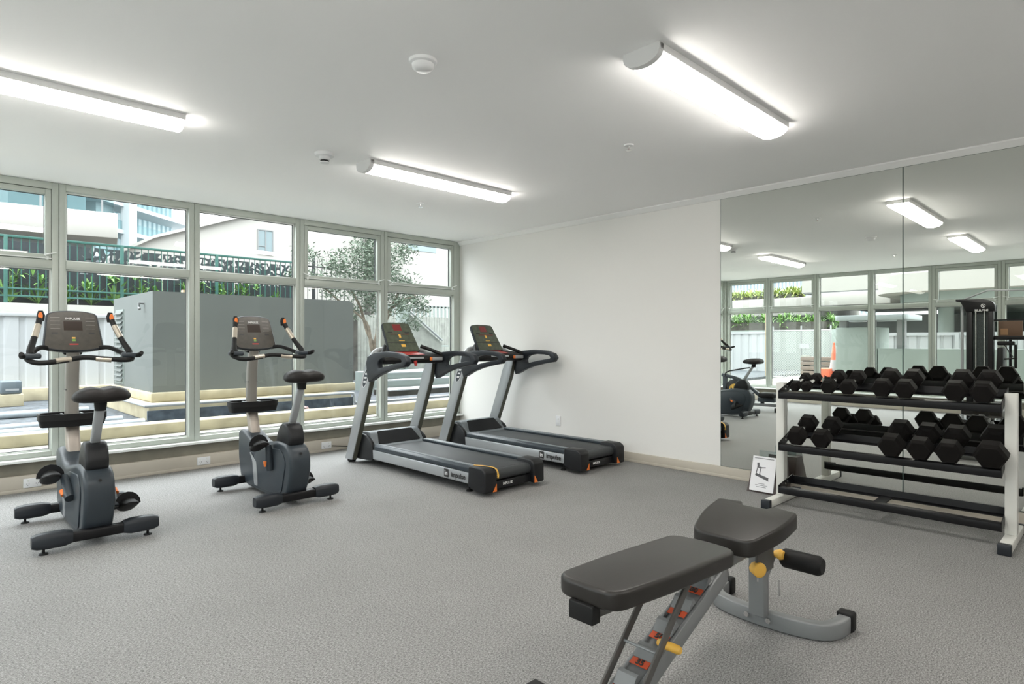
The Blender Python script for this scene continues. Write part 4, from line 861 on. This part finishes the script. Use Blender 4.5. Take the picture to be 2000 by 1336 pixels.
# leafy plants
def blades(mb, c, n, L, wd, up, spread=1.0):
    for _ in range(n):
        a_ = random.uniform(0, 2 * PI); el = random.uniform(up, 1.4); l = L * random.uniform(.6, 1.0)
        d = Vector((math.cos(a_) * math.cos(el) * spread, math.sin(a_) * math.cos(el) * spread, math.sin(el))); s_ = Vector((-math.sin(a_), math.cos(a_), 0)) * wd / 2
        p0 = Vector(c); p1 = p0 + d * l * .55; p2 = p0 + d * l + Vector((0, 0, -l * .25))
        mb.add([p0, p1 - s_, p1 + s_, p2], [(0, 1, 2), (1, 3, 2)])
ORD = ['first', 'second', 'third', 'fourth', 'fifth', 'sixth', 'seventh', 'eighth', 'ninth', 'tenth', 'eleventh', 'twelfth', 'thirteenth']
for k in range(13):
    x = -4.05 + k * 0.43; c = (x, 8.48, 1.98)
    r = thing('leafy_plant', 'long leaved green plant behind the green railing, ' + ORD[k] + ' from the left', 'plant', c, group='green plants behind the railing')
    mb = MB(); blades(mb, (0, 0, 0.0), 16, random.uniform(.5, .95), 0.07, 0.5)
    for q in range(3): blades(mb, (random.uniform(-.12, .12), 0, random.uniform(.2, .6)), 9, .35, 0.06, -0.1)
    mb.build('leaves', M_leafg, r)
    MB().cyl((0, 0, -0.02), (0, 0, 0.6), 0.008, n=6).build('stem', M_leafg, r)
# iron spiked fence
r = thing('spiked_fence', 'black iron spiked fence between the screen and the tree', 'fence', (1.9, 8.4, 1.97))
for x in (-0.42, 0.12): MB().box(x - 0.035, x + 0.035, -0.035, 0.035, -0.2, 1.5).build('post', M_spike, r, bevel=0.004)
for z in (0.1, 1.2): MB().box(-0.42, 1.6, -0.012, 0.012, z, z + 0.03).build('rail', M_spike, r)
for k in range(15):
    x = -0.30 + k * 0.13; MB().tube([(x, 0, 0.0), (x, 0, 1.38), (x, 0, 1.48)], [0.009, 0.009, 0.001], 6).build('spike', M_spike, r)
# tree
r = thing('tree', 'grey green leafy tree with forked trunk growing right of the plant room', 'tree', (2.4, 6.0, 0.19))
def br(pts, rs, par=None): return MB().tube(pts, rs, 10, smooth=4).build('trunk' if par is None else 'branch', M_bark, r if par is None else par, smooth=True, angle=70)
tk = br([(0, 0, 0), (0.03, 0, 0.5), (-0.02, 0, 0.9), (0.06, 0, 1.3), (0.12, 0.1, 2.0), (0.05, 0.1, 2.7)], [0.13, 0.11, 0.10, 0.075, 0.06, 0.03])
for pts in ([(0.0, 0, 0.85), (-0.25, 0, 1.3), (-0.45, 0, 1.9), (-0.8, 0.1, 2.5)], [(0.05, 0, 1.2), (0.4, 0.1, 1.7), (0.7, 0.1, 2.3)], [(0.02, 0, 0.55), (-0.18, -.05, 0.95), (-0.30, -.05, 1.5), (-1.0, 0, 2.0), (-1.5, 0, 2.4)], [(0.1, 0, 1.6), (0.6, 0, 2.0), (1.1, 0, 2.2)]):
    br(pts, [0.045, 0.038, 0.03, 0.022, 0.012][:len(pts)], tk)
mb = MB(); rnd = random.Random(3)
blobs = [(-0.3, 0, 3.1, .62), (0.3, .2, 3.0, .6), (-0.9, .1, 2.75, .5), (-0.5, -.1, 2.3, .5), (0.1, 0, 2.45, .6), (0.7, 0, 2.4, .5), (1.15, .1, 2.15, .38), (-1.75, 0, 2.9, .34), (-1.55, 0, 2.4, .28), (-1.15, 0, 2.2, .3), (0.5, -.2, 1.9, .4), (-0.1, -.1, 1.9, .35), (1.3, 0, 1.9, .28), (-0.55, 0.1, 1.75, .28), (-2.0, 0, 2.45, .2), (1.0, 0.3, 3.3, .4), (0.1, .1, 3.5, .45), (1.0, 0, 1.5, .3)]
for bx, by, bz, R in blobs:
    for _ in range(int(900 * R * R / .3)):
        d = Vector((rnd.gauss(0, 1), rnd.gauss(0, 1), rnd.gauss(0, 1))).normalized() * R * rnd.uniform(.25, 1.05)
        p = Vector((bx, by, bz)) + Vector((d.x, d.y * .8, d.z * .85)); t = Vector((rnd.uniform(-1, 1), rnd.uniform(-1, 1), rnd.uniform(-.4, .9))).normalized()
        s_ = t.cross(Vector((rnd.uniform(-1, 1), rnd.uniform(-1, 1), rnd.uniform(-1, 1)))).normalized(); l = rnd.uniform(.07, .12)
        mb.add([p, p + t * l * .5 + s_ * .014, p + t * l, p + t * l * .5 - s_ * .014], [(0, 1, 2, 3)])
mb.build('foliage', M_leafd, r)
# undergrowth, timber fence, stair
r = thing('timber_fence', 'grey green timber paling fence behind the treadmill consoles', 'fence', (4.2, 9.0, 0.3))
mb = MB(); x = -0.75
while x < 7: mb.box(x, x + 0.085, 0, 0.02, 0, 1.72); x += 0.10
mb.build('palings', M_timber, r)
for z in (0.3, 1.45): MB().box(-0.75, 7, 0.02, 0.06, z, z + 0.08).build('rail', M_timber, r)
mb = MB(); x = 0
while x < 7: mb.box(x, x + 0.07, 0, 0.02, 1.72, 2.06); x += 0.15
mb.box(0, 7, 0, 0.03, 2.02, 2.07); mb.build('top_pickets', M_util2, r)
r = thing('outdoor_stair', 'grey timber stair with a white sloping handrail seen right of the tree', 'stair', (4.56, 7.0, 0.2))
MB().tube([(-0.55, 0, 1.87), (0.55, 0, 1.08)], 0, sq=(0.03, 0.09), up=(0, 1, 0)).build('handrail', M_wfence, r, bevel=0.004)
MB().prism([(-0.55, 1.80), (0.55, 1.02), (0.55, 0.0), (-0.55, 0.0)], 'y', 0.03, 0.06).build('side_boarding', M_timber, r)
MB().box(-0.85, -0.55, 0.0, 0.2, 0, 1.95).build('newel_post', M_util2, r, bevel=0.01)
for k in range(5): MB().box(0.55, 1.8, -0.1 + k * 0.25, 0.2 + k * .25, 0.1 + k * .2, 0.14 + k * .2).build('tread', M_util2, r)
for k, (y, z, x0_) in enumerate(((4.5, 0.60, 1.2), (4.2, 0.46, 1.1), (3.6, 0.31, 0.9))):
    q = thing('deck_step', ('pale edged timber step, top of the three beside the tree', 'pale edged timber step, middle of the three beside the tree', 'pale edged stone step, lowest of the three beside the tree')[k], 'step', (x0_, y, z), group='steps beside the tree')
    dy_ = (0.9, 0.27, 0.55)[k]; MB().box(0.3, 5.5, 0, dy_, 0.19 - z, -0.02).build('riser', (M_util2, M_util2, M_soil)[k], q); MB().box(0.3, 5.5, -0.02, dy_, -0.02, 0.0).build('tread', M_wfence, q)
for k, (x, y, s_) in enumerate(((1.0, 6.8, .9), (3.4, 6.6, .7), (1.9, 7.4, 1.0), (5.6, 6.4, .8))):
    r = thing('shrub', ('dark shrub low behind the right end of the plant room', 'shrub between the tree trunk and the stair', 'tall thin leaved shrub behind the tree trunk', 'shrub with narrow leaves right of the stair')[k], 'shrub', (x, y, .2))
    mb = MB()
    for _ in range(14): blades(mb, (random.uniform(-.4, .4), random.uniform(-.2, .2), random.uniform(0, s_)), 12, .4, .035, 0.0)
    mb.build('leaves', M_leafd, r); MB().cyl((0, 0, 0), (0, 0, s_), 0.02, n=6).build('stem', M_bark, r)
# buildings beyond
r = thing('apartment_building', 'white rendered building with a sloping roof line and one dark window', 'building', (0, 16, 0.2))
MB().prism([(-0.9, 0), (-0.9, 3.75), (0.2, 4.44), (3.5, 5.72), (8.0, 6.6), (8.0, 0)], 'y', 0, 8).build('wall', M_cream, r)
MB().prism([(-0.95, 3.72), (0.2, 4.42), (3.5, 5.70), (8.0, 6.58), (8.0, 6.68), (3.5, 5.80), (0.2, 4.52), (-0.95, 3.82)], 'y', -0.15, 0.0).build('roof_edge', M_cream, r)
for a_, b_ in ((3.6, 3.1), (4.2, 4.05)): pass
wf = MB().ringprism([(3.58, 4.25), (4.17, 4.25), (4.17, 5.18), (3.58, 5.18)], [(3.62, 4.29), (4.13, 4.29), (4.13, 5.14), (3.62, 5.14)], 'y', -0.03, 0.01).build('window', M_steel, r)
MB().box(3.62, 4.13, -0.01, 0.0, 4.29, 5.14).build('pane', M_bglass, wf); MB().box(3.86, 3.89, -0.03, -0.01, 4.29, 5.14).build('mullion', M_steel, wf); MB().box(3.62, 3.86, -0.03, -0.01, 4.55, 4.58).build('transom', M_steel, wf)
r = thing('far_building', 'white building with a strip window at the right, beyond the tree', 'building', (8.5, 14, 0.2))
MB().box(0, 7, 0, 6, 0, 6.5).build('wall', M_cream, r); MB().box(0.3, 1.7, -0.02, 0, 4.75, 5.1).build('window', M_bglass, r)
r = thing('parapet_building', 'white building with a pale soffit and glass balcony at the upper left', 'building', (-3.76, 14.4, 0))
a_ = math.atan2(-0.47, 2.53); r.rotation_euler = (0, 0, a_)
MB().box(-9, 2.6, 0, 2.0, 4.2, 4.92).build('parapet', M_cream, r, bevel=0.02)
MB().box(-9, 2.0, 1.6, 3, 2.0, 4.2).build('wall', M_tower, r)
MB().box(-9, 2.5, 0.3, 0.33, 4.92, 5.85).build('glass_balustrade', glass_mat('balcony_glass', (0.75, 0.85, 0.86, 1)), r)
for k in range(9): MB().box(-9 + k * 1.4, -8.95 + k * 1.4, 0.28, 0.35, 4.92, 5.85).build('baluster', M_steel, r)
MB().box(-9, 1.8, 1.9, 2.0, 4.92, 9.0).build('window_wall', M_bglass, r)
MB().box(-9, 2.4, 0.6, 2.4, 7.4, 7.8).build('upper_slab', M_cream, r)
r = thing('balcony_tower', 'distant pale tower block with stacked curved glass balconies', 'building', (12.1, 74.4, 0)); r.rotation_euler = (0, 0, math.atan2(7.2, 8.3))
for k in range(9):
    z = 10.4 + (k - 1) * 3.1
    MB().prism(cut([(-14, 0), (12.5, 0), (14, 3), (14, 14), (-14, 14)], [.1, 2, 2, .1, .1], 4), 'z', z, z + 0.45).build('floor_slab', M_tower, r)
    MB().prism([(-14, 0.2), (12, 0.2), (12, 0.3), (-14, 0.3)], 'z', z + 0.45, z + 1.5).build('balustrade', bpy.data.materials['balcony_glass'], r)
MB().box(-13.5, 12, 3, 13, 0, 38).build('glazing', louvre_stripes('tower_glazing', srgb(120, 150, 158), srgb(200, 215, 218), 0.35, 'X'), r)
MB().box(-0.9, 0.4, -0.6, 0.4, 0, 38).build('column', M_tower, r); MB().box(-3.6, -0.9, 1.2, 3, 0, 38).build('lift_shaft', M_tower, r)

# ------------------------------------------------------------------ outside the left wall, seen in the mirror
r = thing('side_sheet_fence', 'white corrugated fence seen in the mirror at its far left', 'fence', (-16.5, 0, 0.12))
corrugated(2.6, 12, 0, 0.05, 1.44, 0.30, 'x').build('sheeting', M_wfence, r); MB().box(-0.05, 0.03, 2.6, 12, 1.42, 1.49).build('top_rail', M_wfence, r)
def bush(nm, lb, cat, c, ex_, n, m, L=.45, group=None):
    r = thing(nm, lb, cat, c, group=group); mb = MB()
    for _ in range(n): blades(mb, (random.uniform(-ex_[0], ex_[0]), random.uniform(-ex_[1], ex_[1]), random.uniform(0, ex_[2])), 14, L, .05, -.2)
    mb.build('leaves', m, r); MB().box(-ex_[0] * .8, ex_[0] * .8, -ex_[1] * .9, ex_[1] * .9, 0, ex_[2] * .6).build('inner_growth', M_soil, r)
bush('hedge', 'green hedge above the white fence, seen in the mirror at its far left', 'hedge', (-19, 4.6, 1.7), (.4, 3.4, .5), 130, M_leafg)
tag(MB().box(-20, -18.4, 0.8, 12, 0.12, 1.7).build('hedge_bank', M_util2), kind=S)
for k in range(4): bush('grass_clump', 'yellow green grass on the white terrace in the mirror, ' + ('first from the right', 'second from the right', 'second from the left', 'first from the left')[k], 'grass', (-24.2, 4.9 + k * 1.2, 3.3), (.3, .55, .3), 44, M_leafy, .5, 'yellow green grasses along the terrace')
tag(MB().box(-30, -23.7, 3.7, 10.5, 2.45, 3.3).build('terrace_wall', M_cream, bevel=0.05), kind=S)
tag(MB().box(-30, -26, -1, 10.5, 0.12, 2.45).build('undercroft_wall', M_util), kind=S)
r = thing('glass_building', 'blue grey glazed building behind the grasses in the mirror', 'building', (-40, 13, 0))
MB().box(-4, 0, -7, 10, 0, 9).build('glazing', louvre_stripes('grid_glazing', srgb(120, 135, 150), srgb(190, 205, 205), 1.2, 'Y'), r)
for k in range(4): MB().box(0, 0.15, -7, 10, 3 + k * 1.4, 3.15 + k * 1.4).build('floor_band', M_tower, r)
r = thing('white_building', 'plain white building block in the middle of the mirrored view', 'building', (-22, 0, 0))
MB().box(-8, 0, 0.3, 3.65, 3.35, 7).build('upper_wall', M_cream, r); MB().box(-8, 0.02, 0.3, 3.0, 2.75, 3.3).build('lower_band', M_cream, r, bevel=.03)
MB().box(-8, -0.02, 0.3, 3.6, 3.3, 3.35).build('shadow_gap', M_steel, r)
r = thing('curved_canopy', 'wide white canopy with rounded corner over a dark undercroft, in the mirror', 'canopy', (-18, 0, 0))
MB().prism(cut([(0.0, -14), (0.0, 0.1), (-14, 0.1), (-14, -14)], [.1, 2.0, .1, .1], 8), 'z', 2.9, 3.5).build('fascia', M_cream, r, smooth=True)
MB().prism(cut([(-0.6, -13.5), (-0.6, -0.4), (-13.5, -0.4), (-13.5, -13.5)], [.1, 2.2, .1, .1], 8), 'z', 2.62, 2.9).build('soffit', M_util2, r, smooth=True)
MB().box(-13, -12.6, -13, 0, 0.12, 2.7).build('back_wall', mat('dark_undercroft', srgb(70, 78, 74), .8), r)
for k in range(4): MB().cyl((-4, -1.5 - k * 3, 0.12), (-4, -1.5 - k * 3, 2.65), 0.25, n=16).build('column', M_util2, r, smooth=True)
r = thing('panel_fence', 'white panel fence behind the low grey wall in the mirror', 'fence', (-13, 0, 0.12))
corrugated(-9, -1.3, 0, 0, 1.30, 0.25, 'x').build('sheeting', M_wfence, r); MB().box(-0.05, 0.03, -9, -1.3, 1.28, 1.36).build('top_rail', M_wfence, r)
for k in range(4): MB().box(-0.02, 0.06, -2.2 - k * 1.2, -2.12 - k * 1.2, 0, 1.36).build('post', M_wfence, r)
tag(MB().box(-10.8, -10.5, -9, -2.29, 0.12, 1.09).build('low_wall', M_util2), kind=S)
r = thing('grey_cabinet', 'plain grey block pillar seen in the mirror right of the orange cone', 'cabinet', (-10.5, -1.83, 0.12))
MB().box(-1.0, 0, -0.44, 0.44, 0, 1.46).build('body', M_util2, r, bevel=.01)
for x, y in ((-0.15, 0.3), (-0.15, -0.3), (-0.15, -0.9)): MB().box(x - .08, x + .08, y - .08, y + .08, 1.46 if y > -.5 else 0.97, 1.62).build('post', M_steel, r)
MB().prism(cut([(-1.2, -1.1), (0.2, -1.1), (0.2, 0.42), (-1.2, 0.42)], .15), 'z', 1.62, 1.74).build('roof_slab', M_tower, r, bevel=.01)
# chain link gate
def chain():
    m = bpy.data.materials.new('chain_link'); m.use_nodes = True; nt = m.node_tree; b = nt.nodes['Principled BSDF']; b.inputs['Base Color'].default_value = srgb(170, 172, 170); b.inputs['Roughness'].default_value = .5
    out = [n for n in nt.nodes if n.type == 'OUTPUT_MATERIAL'][0]; tc = nt.nodes.new('ShaderNodeTexCoord'); prev = None
    for ang in (PI / 4, -PI / 4):
        mp = nt.nodes.new('ShaderNodeMapping'); mp.inputs['Rotation'].default_value = (ang, 0, 0); nt.links.new(tc.outputs['Object'], mp.inputs['Vector'])
        wv = nt.nodes.new('ShaderNodeTexWave'); wv.bands_direction = 'Y'; wv.inputs['Scale'].default_value = 6; nt.links.new(mp.outputs[0], wv.inputs['Vector'])
        g = nt.nodes.new('ShaderNodeMath'); g.operation = 'GREATER_THAN'; g.inputs[1].default_value = .82; nt.links.new(wv.outputs['Fac'], g.inputs[0])
        if prev: mm = nt.nodes.new('ShaderNodeMath'); mm.operation = 'MAXIMUM'; nt.links.new(prev.outputs[0], mm.inputs[0]); nt.links.new(g.outputs[0], mm.inputs[1]); prev = mm
        else: prev = g
    tr = nt.nodes.new('ShaderNodeBsdfTransparent'); mx = nt.nodes.new('ShaderNodeMixShader'); nt.links.new(prev.outputs[0], mx.inputs[0]); nt.links.new(tr.outputs[0], mx.inputs[1]); nt.links.new(b.outputs[0], mx.inputs[2]); nt.links.new(mx.outputs[0], out.inputs[0])
    return m
r = thing('chain_link_gate', 'chain link gate with a small white sign, seen in the mirror', 'gate', (-13.5, 0.5, 0.12))
MB().box(-0.003, 0.003, -0.78, 0.84, 0.05, 1.46).build('mesh', chain(), r)
for y in (-0.80, 0.02, 0.85): MB().cyl((0, y, 0), (0, y, 1.6), 0.022, n=10).build('post', M_silver, r)
for z in (0.05, 1.46): MB().cyl((0, -0.8, z), (0, 0.85, z), 0.018, n=8).build('rail', M_silver, r)
MB().box(0.02, 0.03, -0.22, 0.06, 0.93, 1.07).build('white_sign', M_wfence, r)
tag(MB().box(-13.65, -13.55, 1.50, 1.62, 0.12, 2.1).build('timber_post', M_wood), 'bare timber post left of the chain link gate in the mirror', 'post')
r = thing('traffic_cone', 'orange traffic cone with a white band, seen in the mirror', 'cone', (-11.5, -1.03, 0.12))
cn = mat('cone_orange', srgb(225, 110, 80), .5)
MB().box(-0.19, 0.19, -0.19, 0.19, 0, 0.035).build('base', cn, r, bevel=.01)
MB().lathe([(0.001, 0.03), (0.145, 0.03), (0.02, 1.10), (0.001, 1.11)], (0, 0, 0), n=20).build('body', cn, r, smooth=True)
MB().lathe([(0.108, 0.38), (0.111, 0.38), (0.075, 0.66), (0.072, 0.66)], (0, 0, 0), n=20).build('white_band', M_wfence, r, smooth=True)
r = thing('road_barrier', 'low orange plastic barrier beside the traffic cone in the mirror', 'barrier', (-11.35, -0.80, 0.12))
MB().prism(cut([(-0.17, 0), (0.17, 0), (0.12, 0.2), (0.13, 0.44), (-0.13, 0.44), (-0.12, 0.2)], .02), 'y', -0.22, 0.12).build('body', cn, r, bevel=.02)
MB().box(0.12, 0.135, -0.2, 0.1, 0.2, 0.23).build('groove_strip', mat('painted_groove_shade', srgb(190, 90, 70), .6), r)  # raised strip in darker orange, painting the shade of a recess
r = thing('slatted_crate', 'low grey brown slatted crate behind the orange barrier in the mirror', 'crate', (-12.8, -0.28, 0.12))
for k in range(5): MB().box(-0.3, 0.3, -0.45, 0.45, 0.08 + k * 0.13, 0.18 + k * 0.13).build('slat', mat('brown_slat', srgb(118, 108, 100), .8), r, bevel=.005)
for y in (-0.42, 0.42): MB().box(-0.28, 0.28, y - .03, y + .03, 0, 0.74).build('corner_post', M_timber, r)
